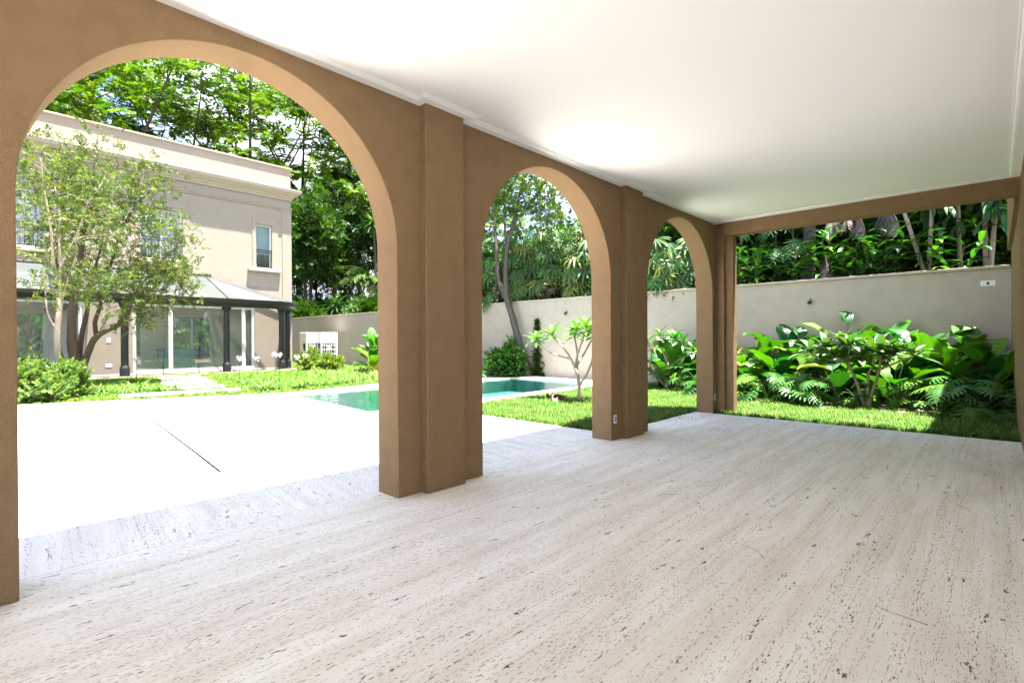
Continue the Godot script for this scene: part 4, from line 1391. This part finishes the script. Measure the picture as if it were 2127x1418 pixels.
func ginger(at: Vector3, H: float) -> void:
	var t := thing("ginger_plant", "ginger plant with long dark pointed leaves above the wall", "plant", at, "ginger plants on the bank")
	for c in rng.randi_range(3, 4):
		var a0 := rnd(0, TAU)
		var top := v(cos(a0) * 0.3 - 0.15, H * rnd(0.75, 1.05), sin(a0) * 0.4)
		var m := MB.new()
		m.col = Color(0.09, 0.14, 0.03)
		limb(m, [v(0, -0.05, 0), top * 0.5 + v(0, 0.1, 0), top], 0.014, 0.008, 5)
		part(t, "stem", m.mesh(), M.leaf)
		for k in 8:
			var s := 0.35 + 0.65 * k / 7.0
			var q := MB.new()
			var tone := green(0.05, 0.14, 0.03, 0.25) if rnd(0, 1) < 0.75 else Color(0.13, 0.25, 0.03)
			blade(q, Transform3D(), rnd(0.5, 0.75), rnd(0.10, 0.14), rnd(0.4, 1.0), rnd(0.5, 1.4), 0.3, 0.8, 0.7, tone, tone * 1.4, 6)
			part(t, "leaf", q.mesh(), M.gloss, Transform3D(Basis(Vector3.UP, a0 + (PI if k % 2 else 0.0) + rnd(-0.5, 0.5)), top * s))

func climber(at: Vector3, H: float) -> void:
	var t := thing("split_leaf_climber", "big split leaf climber high among the trunks past the wall", "plant", at, "split leaf climbers past the wall")
	var m := MB.new()
	limb(m, [v(0, -0.05, 0), v(0.1, H * 0.6, 0.1), v(0, H + 0.3, 0)], 0.04, 0.03, 6)
	part(t, "stem", m.mesh(), M.bark)
	for k in 6:
		var a := -PI / 2 + rnd(-1.3, 1.3)
		part(t, "leaf", monstera_leaf(rnd(0.6, 0.8), rnd(0.6, 0.75), green(0.07, 0.18, 0.04, 0.15)), M.gloss, Transform3D(Basis(Vector3.UP, a) * Basis(Vector3.RIGHT, rnd(0.2, 0.8)), v(-0.3, H * rnd(0.55, 1.15), rnd(-0.4, 0.4))))

func dead_frond(at: Vector3, yaw: float, L: float) -> void:
	var t := thing("dead_frond", "dry grey palm frond hanging among the plants on the bank", "frond", at, "dead palm fronds on the bank")
	part(t, "feather", feather_leaf(L, Color(0.36, 0.32, 0.29), 17, 0.35 if L > 1.0 else -0.5, 1.9, 0.6 if L > 1.0 else 0.35, 2.6), M.dry, Transform3D(Basis(Vector3.UP, -PI / 2 + yaw), Vector3.ZERO))

func drooping_dracaena(at: Vector3, lean: float, H: float, leafy: bool) -> void:
	var t := thing("cane_plant", "bare slanting cane rising past the wall among dead fronds" if not leafy else "tall cane plant with long hanging strap leaves past the wall", "plant", at, "canes past the wall" if not leafy else "cane plants past the wall")
	var m := MB.new()
	limb(m, [v(0, -0.05, lean), v(0, H * 0.5, lean * 0.5), v(-0.05, H, 0)], 0.05, 0.04, 8)
	part(t, "cane", m.mesh(), M.pale_bark)
	if not leafy:
		return
	for k in 34:
		var a := rnd(0, TAU)
		var q := MB.new()
		var tone := green(0.045, 0.12, 0.035, 0.2)
		blade(q, Transform3D(), rnd(0.5, 0.8), rnd(0.10, 0.16), rnd(-0.3, 0.5), rnd(1.0, 1.7), 0.25, 0.9, 0.6, tone, tone * 1.3, 6, 0.6)
		part(t, "leaf", q.mesh(), M.gloss, Transform3D(Basis(Vector3.UP, a), v(-0.05, H * rnd(0.42, 1.0), rnd(-0.05, 0.05))))

# ---------------------------------------------------------------- the bed before the wall
func calathea(at: Vector3, H: float, n: int, tone: Color, label: String) -> Node3D:
	var t := thing("broad_leaf_plant", label, "plant", at, "broad leaf plants past the pool" if label.begins_with("tall") else "broad leaf plants before the wall")
	for k in n + 4:
		var a := TAU * k * 0.382 + rnd(-0.3, 0.3)
		var h := H * rnd(0.5, 1.0) * (1.0 - 0.2 * (k % 3) / 2.0)
		var L := rnd(0.52, 0.85)
		var out := rnd(0.12, 0.42)
		var top := v(sin(a) * out, maxf(h - L * 0.75, 0.25), cos(a) * out)
		var m := MB.new()
		m.col = Color(0.09, 0.15, 0.03)
		limb(m, [v(sin(a) * 0.04, -0.05, cos(a) * 0.04), v(top.x * 0.4, top.y * 0.6, top.z * 0.4), top], 0.014, 0.009, 5)
		var st := part(t, "stalk", m.mesh(), M.leaf)
		var q := MB.new()
		var c := Color(tone.r * rnd(0.75, 1.3), tone.g * rnd(0.85, 1.15), tone.b * rnd(0.8, 1.2))
		if rnd(0, 1) < 0.25:
			c = Color(0.13, 0.26, 0.02)
		elif rnd(0, 1) < 0.08:
			c = Color(0.24, 0.22, 0.07)
		blade(q, Transform3D(), L, L * rnd(0.48, 0.64), rnd(0.6, 1.35), rnd(0.3, 1.3), rnd(0.15, 0.4), 0.85, 0.62, c, Color(c.r * 1.6, c.g * 1.3, c.b * 1.3), 9, 0.7)
		part(t, "leaf", q.mesh(), M.gloss, Transform3D(Basis(Vector3.UP, a + rnd(-0.6, 0.6)), top))
	return t

func monstera(at: Vector3, n: int, big: float, label: String, group: String) -> void:
	var t := thing("split_leaf_plant", label, "plant", at, group)
	for k in n:
		var a := -PI / 2 + rnd(-1.7, 1.7)
		var top := v(sin(a) * rnd(0.15, 0.55) * big, rnd(0.18, 0.75) * big, cos(a) * rnd(0.15, 0.6) * big)
		var m := MB.new()
		m.col = Color(0.07, 0.13, 0.03)
		limb(m, [v(0, -0.05, 0), top * 0.5 + v(0, 0.12, 0), top], 0.012, 0.008, 5)
		part(t, "stalk", m.mesh(), M.leaf)
		var c := green(0.05, 0.15, 0.025, 0.25)
		if rnd(0, 1) < 0.2:
			c = Color(0.12, 0.27, 0.02)
		part(t, "leaf", monstera_leaf(rnd(0.34, 0.5) * big, rnd(0.34, 0.46) * big, c), M.gloss, Transform3D(Basis(Vector3.UP, a + rnd(-0.5, 0.5)) * Basis(Vector3.RIGHT, rnd(0.0, 0.5)), top))

# frangipani: forked bare limbs, a whorl of long leaves at each tip
func frangipani(label: String, base: Vector3, limbs: Array, tips: Array, L: float, tone: Color, n: int, flowers: int) -> void:
	var t := thing("frangipani", label, "tree", base)
	var m := MB.new()
	for l in limbs:
		limb(m, l[0], l[1], l[2], 7)
	part(t, "trunk", m.mesh(), M.pale_bark)
	for p in tips:
		for k in n:
			var a := TAU * k * 0.382 + rnd(-0.2, 0.2)
			var q := MB.new()
			var c := Color(tone.r * rnd(0.75, 1.3), tone.g * rnd(0.82, 1.15), tone.b * rnd(0.7, 1.3))
			blade(q, Transform3D(), L * rnd(0.75, 1.1), L * rnd(0.24, 0.30), lerpf(1.1, -0.15, float(k) / n) + rnd(-0.15, 0.15), rnd(0.3, 1.0), 0.28, 0.95, 0.72, c, c * 1.5, 6)
			part(t, "leaf", q.mesh(), M.gloss, Transform3D(Basis(Vector3.UP, a), p + v(0, 0.05 - 0.09 * k / n, 0)))
	for f in flowers:
		var p: Vector3 = tips[f % tips.size()] + v(rnd(-0.1, 0.1), 0.17, rnd(-0.1, 0.1))
		var q := MB.new()
		for b in 3:
			var o := v(rnd(-0.06, 0.06), rnd(-0.03, 0.03), rnd(-0.06, 0.06))
			for k in 5:
				var a := TAU * k / 5.0
				q.col = Color(0.72, 0.52, 0.5)
				leaflet(q, o, v(cos(a), 0.6, sin(a)), v(0, 1, 0), 0.05, 0.035, 0.1)
		part(t, "flower", q.mesh(), M.pink, Transform3D(Basis(), p))

func planting_bed() -> void:
	var lime := Color(0.075, 0.19, 0.025)
	var deep := Color(0.035, 0.125, 0.03)
	for p in [[14.4, -5.2, 1.55, 7, 1], [13.6, -4.7, 1.35, 7, 0], [14.3, -4.3, 1.8, 8, 0], [13.5, -3.8, 1.45, 7, 1], [14.4, -3.5, 1.75, 7, 1], [13.7, -3.0, 1.3, 7, 0], [14.5, -2.6, 2.05, 8, 1], [13.8, -2.2, 1.65, 6, 1], [14.4, -1.7, 1.8, 7, 0], [13.9, -1.25, 2.05, 7, 1], [14.5, -0.95, 1.6, 7, 1], [13.5, -0.75, 1.5, 7, 0], [14.2, -0.3, 1.75, 7, 0], [13.2, -0.15, 1.55, 5, 0], [14.5, -6.4, 1.4, 7, 1], [14.6, -7.3, 1.3, 6, 1], [13.1, -4.2, 1.1, 6, 0], [13.0, -3.4, 1.15, 6, 1], [13.2, -2.55, 1.2, 6, 1], [13.1, -1.5, 1.2, 6, 0], [14.7, -4.8, 1.6, 6, 0], [14.7, -2.1, 1.7, 6, 0], [14.7, -3.0, 1.7, 6, 1], [13.9, -5.6, 1.4, 7, 0], [14.8, -1.3, 1.85, 7, 0], [14.8, -0.6, 1.8, 7, 1], [14.7, 0.0, 1.7, 7, 0], [13.6, 0.0, 1.5, 6, 1], [14.8, -3.9, 1.75, 7, 0], [14.8, -5.3, 1.65, 7, 1], [13.2, -5.0, 1.3, 7, 1], [13.4, -6.5, 1.4, 7, 0], [14.0, -6.9, 1.5, 7, 1]]:
		calathea(v(p[0], -0.04, p[1]), p[2] * 1.12, p[3], deep if p[4] else lime, "broad paddle leaf plant in the bed before the boundary wall")
	for p in [[12.7, -5.3, 1.1], [12.3, -4.6, 1.05], [12.6, -4.0, 0.9], [12.0, -3.6, 1.1], [12.5, -3.1, 1.0], [12.1, -2.7, 0.9], [12.7, -2.0, 0.8], [12.6, -1.2, 0.7], [12.2, -0.7, 0.95], [11.9, -0.25, 1.1], [12.6, -0.2, 1.0], [13.5, -5.9, 1.1], [13.7, -7.0, 1.0], [12.2, 0.05, 0.8]]:
		monstera(v(p[0], -0.04, p[1]), 11, p[2], "low split leaf plant along the front of the bed", "split leaf plants in the bed")
	# fallen brown leaves at the foot of the bed
	for k in 9:
		var q := MB.new()
		blade(q, Transform3D(), rnd(0.3, 0.45), rnd(0.1, 0.16), 0.3, 0.9, 0.5, 0.8, 0.6, Color(0.30, 0.23, 0.17) * rnd(0.7, 1.2), Color(0.3, 0.24, 0.18), 6, 1.0)
		var o := part(self, "fallen_leaf", q.mesh(), M.dry, Transform3D(Basis(Vector3.UP, rnd(0, TAU)), v(rnd(11.3, 11.8), 0.04, rnd(-1.3, 0.1))))
		tag(o, "curled brown leaf fallen at the foot of the bed", "leaf", "fallen brown leaves")
	var lem := Color(0.15, 0.28, 0.06)
	frangipani("young frangipani with bright lime leaves on the lawn by the pool", v(9.35, -0.04, -6.75), [[[v(0, -0.05, 0), v(0, 0.42, 0), v(0.0, 0.75, -0.08)], 0.045, 0.038], [[v(0, 0.7, -0.06), v(0, 1.1, -0.3), v(0, 1.5, -0.75)], 0.032, 0.02], [[v(0, 0.7, -0.06), v(0.2, 1.15, -0.2), v(0.3, 1.5, -0.35)], 0.03, 0.02], [[v(0, 0.42, 0), v(-0.1, 0.72, 0.3), v(0.0, 1.15, 0.4), v(-0.05, 1.5, 0.42)], 0.032, 0.02], [[v(0, 0.85, -0.12), v(-0.1, 1.15, 0.05), v(-0.1, 1.62, 0.25)], 0.026, 0.018], [[v(0, 1.0, -0.25), v(-0.2, 1.15, -0.7), v(-0.1, 1.38, -1.15)], 0.024, 0.017], [[v(0, 0.8, -0.1), v(0.35, 1.2, -0.05), v(0.5, 1.6, 0.1)], 0.026, 0.018]],
		[v(0, 1.52, -0.76), v(0.3, 1.52, -0.36), v(-0.05, 1.52, 0.42), v(-0.1, 1.64, 0.26), v(-0.1, 1.4, -1.16), v(0.5, 1.62, 0.1), v(0.05, 1.62, -0.1)], 0.38, lem, 16, 0)
	frangipani("frangipani with a forked pale trunk before the leafy bed", v(13.3, -0.04, -6.64), [[[v(0, -0.05, 0), v(0, 0.35, 0.03), v(0, 0.6, 0.08)], 0.05, 0.042], [[v(0, 0.6, 0.08), v(0, 0.85, 0.0), v(0, 1.2, -0.15)], 0.034, 0.022], [[v(0, 0.55, 0.06), v(0, 0.85, 0.35), v(0, 1.05, 0.75)], 0.034, 0.02], [[v(0, 0.1, 0), v(0, 0.4, -0.3), v(0, 0.65, -0.5), v(0, 1.05, -0.45), v(0, 1.25, -0.55)], 0.034, 0.02], [[v(0, 0.8, 0.02), v(-0.2, 1.15, 0.15), v(-0.1, 1.4, 0.3)], 0.026, 0.018], [[v(0, 0.4, 0.02), v(0.3, 0.8, -0.1), v(0.3, 1.4, 0.0)], 0.03, 0.02]],
		[v(0, 1.22, -0.16), v(0, 1.07, 0.76), v(0, 1.27, -0.56), v(-0.1, 1.42, 0.3), v(0.3, 1.42, 0), v(-0.1, 1.3, 0.55), v(-0.2, 1.5, -0.1)], 0.38, Color(0.07, 0.175, 0.035), 13, 2)
	frangipani("frangipani with narrow pale leaves standing at the lawn edge", v(12.2, -0.04, -1.84), [[[v(0, -0.05, 0), v(0, 0.1, -0.02)], 0.06, 0.05], [[v(0, 0.02, -0.02), v(0, 0.35, -0.12), v(0, 0.68, -0.22), v(-0.02, 1.0, -0.4), v(0, 1.2, -0.68)], 0.036, 0.02], [[v(0, 0.02, 0.02), v(0, 0.35, 0.08), v(0, 0.75, 0.18), v(0, 1.1, 0.22)], 0.036, 0.022], [[v(0, 0.02, 0), v(0.05, 0.5, 0.0), v(0.05, 0.7, 0.0), v(-0.1, 0.95, 0.12), v(-0.1, 1.15, 0.1)], 0.034, 0.02], [[v(0, 0.68, -0.22), v(-0.1, 0.95, -0.3), v(-0.2, 1.25, -0.25)], 0.026, 0.018], [[v(0, 0.95, 0.2), v(0.05, 1.15, 0.45)], 0.024, 0.018], [[v(0, 0.8, 0.18), v(-0.05, 0.98, 0.5), v(-0.1, 1.08, 0.72)], 0.022, 0.016], [[v(0, 0.95, -0.36), v(-0.03, 1.0, -0.7), v(-0.05, 1.1, -0.98)], 0.022, 0.016]],
		[v(0, 1.22, -0.7), v(0, 1.12, 0.22), v(-0.1, 1.17, 0.1), v(-0.2, 1.27, -0.25), v(0.05, 1.17, 0.46), v(0.05, 1.32, -0.42), v(-0.15, 1.05, -0.52), v(-0.2, 0.98, -0.1), v(-0.1, 1.1, 0.72), v(-0.05, 1.12, -0.98)], 0.47, Color(0.13, 0.205, 0.10), 15, 1)

# ---------------------------------------------------------------- shrubs and clumps round the far lawn
func strap_clump(m: MB, L: float, n: int, tone: Color) -> void:
	for k in n:
		var a := rnd(0, TAU)
		var c := Color(tone.r * rnd(0.75, 1.35), tone.g * rnd(0.8, 1.2), tone.b * rnd(0.7, 1.3))
		blade(m, Transform3D(Basis(Vector3.UP, a), v(rnd(-0.05, 0.05), 0, rnd(-0.05, 0.05))), L * rnd(0.7, 1.1), 0.035, rnd(0.9, 1.45), rnd(1.2, 2.2), 0.3, 0.55, 0.35, c, c, 6)

func shrubs() -> void:
	rng.seed = 99
	var bs := spray(13, 0.30, 0.20, Color(0.155, 0.255, 0.07), 0.0, 11)
	var tints := [Color(1, 1, 1), Color(1.3, 1.2, 1.1), Color(0.75, 0.85, 0.8)]
	for p in [[0.7, -17.0, 0.7, 1.05], [1.15, -16.6, 0.5, 0.65], [1.75, -17.3, 0.45, 0.95], [0.2, -17.6, 0.75, 1.2], [1.3, -18.2, 0.55, 1.0], [-0.6, -17.8, 0.8, 1.2]]:
		bush("leafy_bush", "light green leafy bush at the lawn edge under the trees", "bush", "leafy bushes at the lawn edge", v(p[0], -0.04, p[1]), p[2], p[3], 26, 10, bs, Vector2(0.24, 0.40), tints)
	# clumps of agapanthus along the stepping stones
	var clumps := []
	for k in 4:
		var m := MB.new()
		strap_clump(m, 0.55, 26, Color(0.14, 0.25, 0.06))
		clumps.append(m.mesh())
	var spots := []
	for k in 17:
		spots.append(v(2.5 + 1.5 * (k % 6) / 5.0 + rnd(-0.12, 0.12), -0.04, -17.0 - 0.55 * (k / 6) + rnd(-0.12, 0.12)))
	for k in 24:
		spots.append(v(5.75 + 0.9 * (k % 4) / 3.0 + (k / 4) * 0.16 + rnd(-0.1, 0.1), -0.04, -15.1 - 0.95 * (k / 4) + rnd(-0.2, 0.2)))
	for k in 8:
		spots.append(v(6.9 + k * 0.33, -0.04, -15.0 - k * 0.12 + rnd(-0.2, 0.2)))
	for p in spots:
		var t := thing("agapanthus", "clump of green strap leaves beside the stepping stones", "plant", p, "agapanthus clumps by the stones")
		part(t, "leaves", clumps[rng.randi() % 4], M.blade, Transform3D(Basis(Vector3.UP, rnd(0, TAU)).scaled(Vector3.ONE * rnd(0.85, 1.15)), Vector3.ZERO))
	for p in [[7.0, -20.6], [7.55, -20.4], [8.6, -20.9], [9.1, -20.4], [9.55, -20.7], [4.15, -22.3], [7.9, -19.6]]:
		var t := thing("agapanthus_flower", "pale lilac globe of agapanthus flowers on a tall stalk", "flower", v(p[0], -0.04, p[1]), "agapanthus flowers")
		var hh := rnd(0.75, 1.05)
		var m := MB.new()
		m.col = Color(0.09, 0.15, 0.04)
		m.tube(PackedVector3Array([v(0, 0, 0), v(0.02, hh * 0.5, 0), v(0, hh, 0)]), PackedFloat32Array([0.012, 0.01, 0.008]), 5)
		part(t, "stalk", m.mesh(), M.leaf)
		var q := MB.new()
		for k in 40:
			var d := v(rng.randfn(0, 1), rng.randfn(0, 1) + 0.2, rng.randfn(0, 1)).normalized()
			q.col = Color(0.66, 0.60, 0.68) * rnd(0.8, 1.2)
			leaflet(q, d * 0.03, d, v(rnd(-1, 1), 1, rnd(-1, 1)), rnd(0.08, 0.12), 0.03, 0.1)
		part(t, "flower_head", q.mesh(), M.pink, Transform3D(Basis(), v(0, hh, 0)))
	# broad leaf plants and small shrubs along the far wall
	for p in [[11.9, -19.2, 2.1, 10], [12.6, -18.4, 2.3, 10], [12.4, -20.2, 1.7, 9], [11.4, -18.4, 1.4, 8]]:
		calathea(v(p[0], -0.04, p[1]), p[2], p[3], Color(0.075, 0.175, 0.04), "tall broad leaf plant on the lawn past the pool")
	for p in [[11.75, -25.0, 0.35, 0.9], [11.4, -23.6, 0.4, 0.6], [11.6, -22.6, 0.4, 0.5]]:
		bush("lawn_shrub", "small yellow green shrub near the end column of the porch", "shrub", "small shrubs by the porch end", v(p[0], -0.04, p[1]), p[2], p[3], 20, 12, bs, Vector2(0.3, 0.5), [Color(1.5, 1.1, 0.6), Color(1, 1, 1), Color(1.2, 1.15, 0.8)])
	# round shrub, split leaf plants and creeper at the foot of the leaning tree
	bush("round_shrub", "shrub of glossy hanging leaf rosettes under the leaning tree", "shrub", "", v(14.2, -0.04, -13.6), 0.6, 1.25, 34, 14, spray(10, 0.42, 0.2, Color(0.05, 0.14, 0.025), 0.0, 13), Vector2(0.3, 0.42), tints)
	for p in [[13.9, -14.6, 1.5], [14.4, -15.2, 1.6], [13.4, -15.0, 1.2]]:
		monstera(v(p[0], -0.04, p[1]), 9, p[2], "large split leaf plant by the pool end", "split leaf plants by the pool end")
	var cr := thing("creeper", "narrow creeper climbing the boundary wall by the leaning tree", "creeper", v(15.045, 0, -12.75))
	var where := []
	var cols := []
	for k in 420:
		var y := 2.2 * pow(rnd(0, 1), 1.7)
		var w := 0.22 * (1.0 - y / 2.35)
		where.append(Transform3D(facing(v(-1, rnd(-0.8, 0.2), rnd(-0.7, 0.7)), rnd(-1, 1)).scaled_local(Vector3.ONE * rnd(0.10, 0.16)), v(-0.01, y, rng.randfn(0, 1) * w * 0.6)))
		cols.append(tints[rng.randi() % 3])
	var stem := MB.new()
	limb(stem, [v(-0.01, -0.03, 0.02), v(-0.01, 1.0, -0.02), v(-0.01, 2.2, 0.03)], 0.008, 0.003, 4)
	part(cr, "stem", stem.mesh(), M.bark)
	scatter(cr, "foliage", spray(9, 0.5, 0.35, Color(0.05, 0.13, 0.025), 0.0, 15), M.leaf, where, cols)

# ---------------------------------------------------------------- small things
func small_things() -> void:
	rng.seed = 5
	M.twig = plain(lin(0.17, 0.115, 0.075), 0.9)
	for i in STONES.size():
		var o := part(self, "stepping_stone", slab_poly(STONES[i], -0.04, 0.03, Vector2(rnd(0, 1), rnd(0, 1)), Vector2(0.99, 0.15).normalized()), M.stone)
		tag(o, ["wide pale stepping stone along the edge of the deck", "broad pale stepping stone behind the widest one", "pale stepping stone in the lawn towards the porch", "pale stepping stone in the lawn towards the porch", "pale stepping stone in the lawn towards the porch", "last pale stepping stone before the porch platform"][i], "stepping stone", "stepping stones")
	# thin dark drain slot across the deck
	var d := MB.new()
	var pts := [v(2.51, 0.004, -14.32), v(2.33, 0.004, -11.8), v(2.12, 0.004, -9.1), v(1.96, 0.004, -7.2), v(1.86, 0.004, -6.05)]
	for i in pts.size() - 1:
		var w := v(0.014, 0, 0)
		d.facet([pts[i] - w, pts[i] + w, pts[i + 1] + w, pts[i + 1] - w], Vector3.UP)
	tag(part(self, "drain_slot", d.mesh(), M.slit), "thin dark drain slot running across the pale deck", "drain")
	outlet(v(6.17, 0.29, ZI), 0.0, 0.075, 0.115, "white power outlet low on the pier beside the lawn")
	outlet(v(9.665, 0.29, ZI), 0.0, 0.075, 0.115, "white power outlet low on the corner pier")
	outlet(v(15.05, 2.55, -0.11), -PI / 2, 0.24, 0.12, "white rectangular plate with one dark socket high on boundary wall")
	outlet(v(4.09, 1.46, ZH), 0.0, 0.14, 0.2, "white square switch plate on the house wall behind the tree")
	outlet(v(4.09, 0.40, ZH), 0.0, 0.22, 0.13, "white low outlet plate on the house wall behind the tree")
	outlet(v(15.05, 0.34, -11.25), -PI / 2, 0.14, 0.16, "pale low plate on boundary wall behind the pool")
	spotlight(v(15.05, 2.38, -3.5), "small dark wall spotlight above the broad leaf plants")
	spotlight(v(15.05, 2.39, -11.4), "small dark wall spotlight above the pool end")
	condenser(v(13.0, -0.04, -28.0), "white air conditioning condenser partly hidden by its twin")
	condenser(v(13.62, -0.04, -27.5), "white air conditioning condenser with its whole fan grille showing")
	# dry curled sheath on the lawn under the frangipani
	var sh := thing("palm_sheath", "dark curled palm sheath lying on the lawn by the pool", "sheath", v(9.2, 0.03, -7.35))
	for k in 4:
		var m := MB.new()
		blade(m, Transform3D(), rnd(0.35, 0.5), rnd(0.10, 0.16), 0.7, 2.0, 0.9, 0.7, 0.5, Color(0.12, 0.05, 0.05) if k % 2 else Color(0.35, 0.2, 0.18), Color(0.3, 0.15, 0.14), 7, 0.6)
		part(sh, "strip", m.mesh(), M.dry, Transform3D(Basis(Vector3.UP, -0.9 + k * 1.1), v(-0.15 + 0.1 * k, 0.02, 0.15 - 0.12 * k)))
	# twigs blown across the terrace floor
	for p in [[5.02, -1.28, 0.3, 0.20], [4.3, -2.15, -0.5, 0.22], [3.55, -1.15, 0.9, 0.24], [3.2, -0.35, 1.3, 0.22], [6.2, -1.0, 0.6, 0.26], [7.2, -1.6, 0.2, 0.2], [6.9, -3.35, 0.95, 0.8], [3.95, -1.75, 0.1, 0.16], [5.6, -0.2, 0.5, 0.18]]:
		var m := MB.new()
		var q := PackedVector3Array()
		var r := PackedFloat32Array()
		var bend := rnd(-0.25, 0.25)
		for i in 7:
			var s := i / 6.0
			q.append(v((s - 0.5) * p[3], 0.006 + 0.004 * sin(s * 5.0), bend * p[3] * (s - 0.5) * (s - 0.5) * 2.0 + rnd(-0.004, 0.004)))
			r.append(lerpf(0.0016, 0.0007, s))
		m.tube(q, r, 5)
		var o := part(self, "twig", m.mesh(), M.twig, Transform3D(Basis(Vector3.UP, p[2]), v(p[0], 0, p[1])))
		tag(o, "long thin twig lying beside the middle pier" if p[3] > 0.5 else "short dry twig lying on the stone floor", "twig", "" if p[3] > 0.5 else "twigs on the floor")
	# leaf litter by the corner pier
	for k in 34:
		var m := MB.new()
		blade(m, Transform3D(), rnd(0.03, 0.09), rnd(0.008, 0.02), 0.1, 0.5, 0.4, 0.8, 0.7, Color(0.06, 0.07, 0.03) * rnd(0.5, 1.6), Color(0.07, 0.06, 0.03), 3)
		var a := rnd(0.0, 1.0)
		var o := part(self, "fallen_leaf", m.mesh(), M.dry, Transform3D(Basis(Vector3.UP, rnd(0, TAU)), v(lerpf(8.2, 9.5, a) + rnd(-0.2, 0.1), 0.004, -3.98 + rng.randfn(0, 1) * 0.12)))
		tag(o, "tiny dark leaf scrap on the floor near the corner pier", "leaf", "leaf scraps by the corner pier")
	# a loop of green wire sticking out of the first pier, and a chipped bit of stone below it
	var wr := MB.new()
	var q := PackedVector3Array()
	var r := PackedFloat32Array()
	for i in 17:
		var a := -PI / 2 + PI * i / 16.0
		q.append(v(0.045 + 0.05 * cos(a), 0.225 + 0.075 * sin(a), ZI + 0.002 + 0.03 * cos(a)))
		r.append(0.0022)
	wr.tube(q, r, 6)
	tag(part(self, "wire_loop", wr.mesh(), plain(lin(0.03, 0.22, 0.08), 0.4)), "green wire loop sticking out low on the first pier", "wire")
	var ch := MB.new()
	ch.box(v(0.02, 0, -3.72), v(0.085, 0.02, -3.66), 0.008, Transform3D(Basis(Vector3.UP, 0.0), Vector3.ZERO))
	tag(part(self, "stone_chip", ch.mesh(), plain(lin(0.45, 0.28, 0.16), 0.8)), "small tan chip of stone at the foot of the first pier", "chip")

func outlet(at: Vector3, turn: float, w: float, h: float, label: String) -> void:
	var t := thing("wall_outlet", label, "outlet", at)
	t.rotation.y = turn
	part(t, "plate", bx(v(-w / 2, -h / 2, 0.0), v(w / 2, h / 2, 0.012), 0.003), M.white)
	if w < 0.1:
		part(t, "socket", bx(v(-w * 0.30, -h * 0.28, 0.008), v(-w * 0.02, h * 0.28, 0.0135), 0.001), M.dark)
		part(t, "socket", bx(v(w * 0.18, -h * 0.28, 0.008), v(w * 0.34, h * 0.28, 0.0135), 0.001), M.dark)
	elif at.y > 2.0:
		part(t, "socket", bx(v(-0.02, -0.03, 0.008), v(0.02, 0.03, 0.0135), 0.001), M.dark)

func spotlight(at: Vector3, label: String) -> void:
	var t := thing("wall_spotlight", label, "lamp", at)
	t.rotation.y = -PI / 2
	var m := MB.new()
	m.box(v(-0.03, -0.03, 0.0), v(0.03, 0.03, 0.02), 0.004)
	part(t, "mount", m.mesh(), M.graphite)
	m = MB.new()
	m.tube(PackedVector3Array([v(0, 0, 0.02), v(0.0, -0.03, 0.07), v(0.01, -0.07, 0.12)]), PackedFloat32Array([0.02, 0.04, 0.055]), 10)
	part(t, "head", m.mesh(), M.graphite)

func condenser(at: Vector3, label: String) -> void:
	var t := thing("air_conditioner", label, "air conditioner", at, "air conditioners by the wall")
	part(t, "casing", bx(v(0, 0.08, -0.8), v(1.0, 1.9, 0.0), 0.012), M.white)
	part(t, "base", bx(v(0.04, 0, -0.76), v(0.96, 0.081, -0.04)), M.dark)
	part(t, "grille_panel", bx(v(0.08, 0.3, -0.02), v(0.88, 1.3, 0.004)), M.graphite)
	part(t, "side_coil", bx(v(-0.004, 0.2, -0.36), v(0.02, 1.3, -0.06)), M.graphite)
	for k in 4:
		part(t, "grille_bar", bx(v(0.08, 0.44 + k * 0.24, 0.002), v(0.88, 0.475 + k * 0.24, 0.015)), M.white)
	for k in 5:
		part(t, "grille_bar", bx(v(0.18 + k * 0.15, 0.3, 0.003), v(0.20 + k * 0.15, 1.3, 0.014)), M.white)
	for y in [0.55, 1.03]:
		var m := MB.new()
		m.tube(PackedVector3Array([v(0.48, y, 0.0), v(0.48, y, 0.012)]), PackedFloat32Array([0.11, 0.11]), 16)
		part(t, "fan_hub", m.mesh(), M.white)
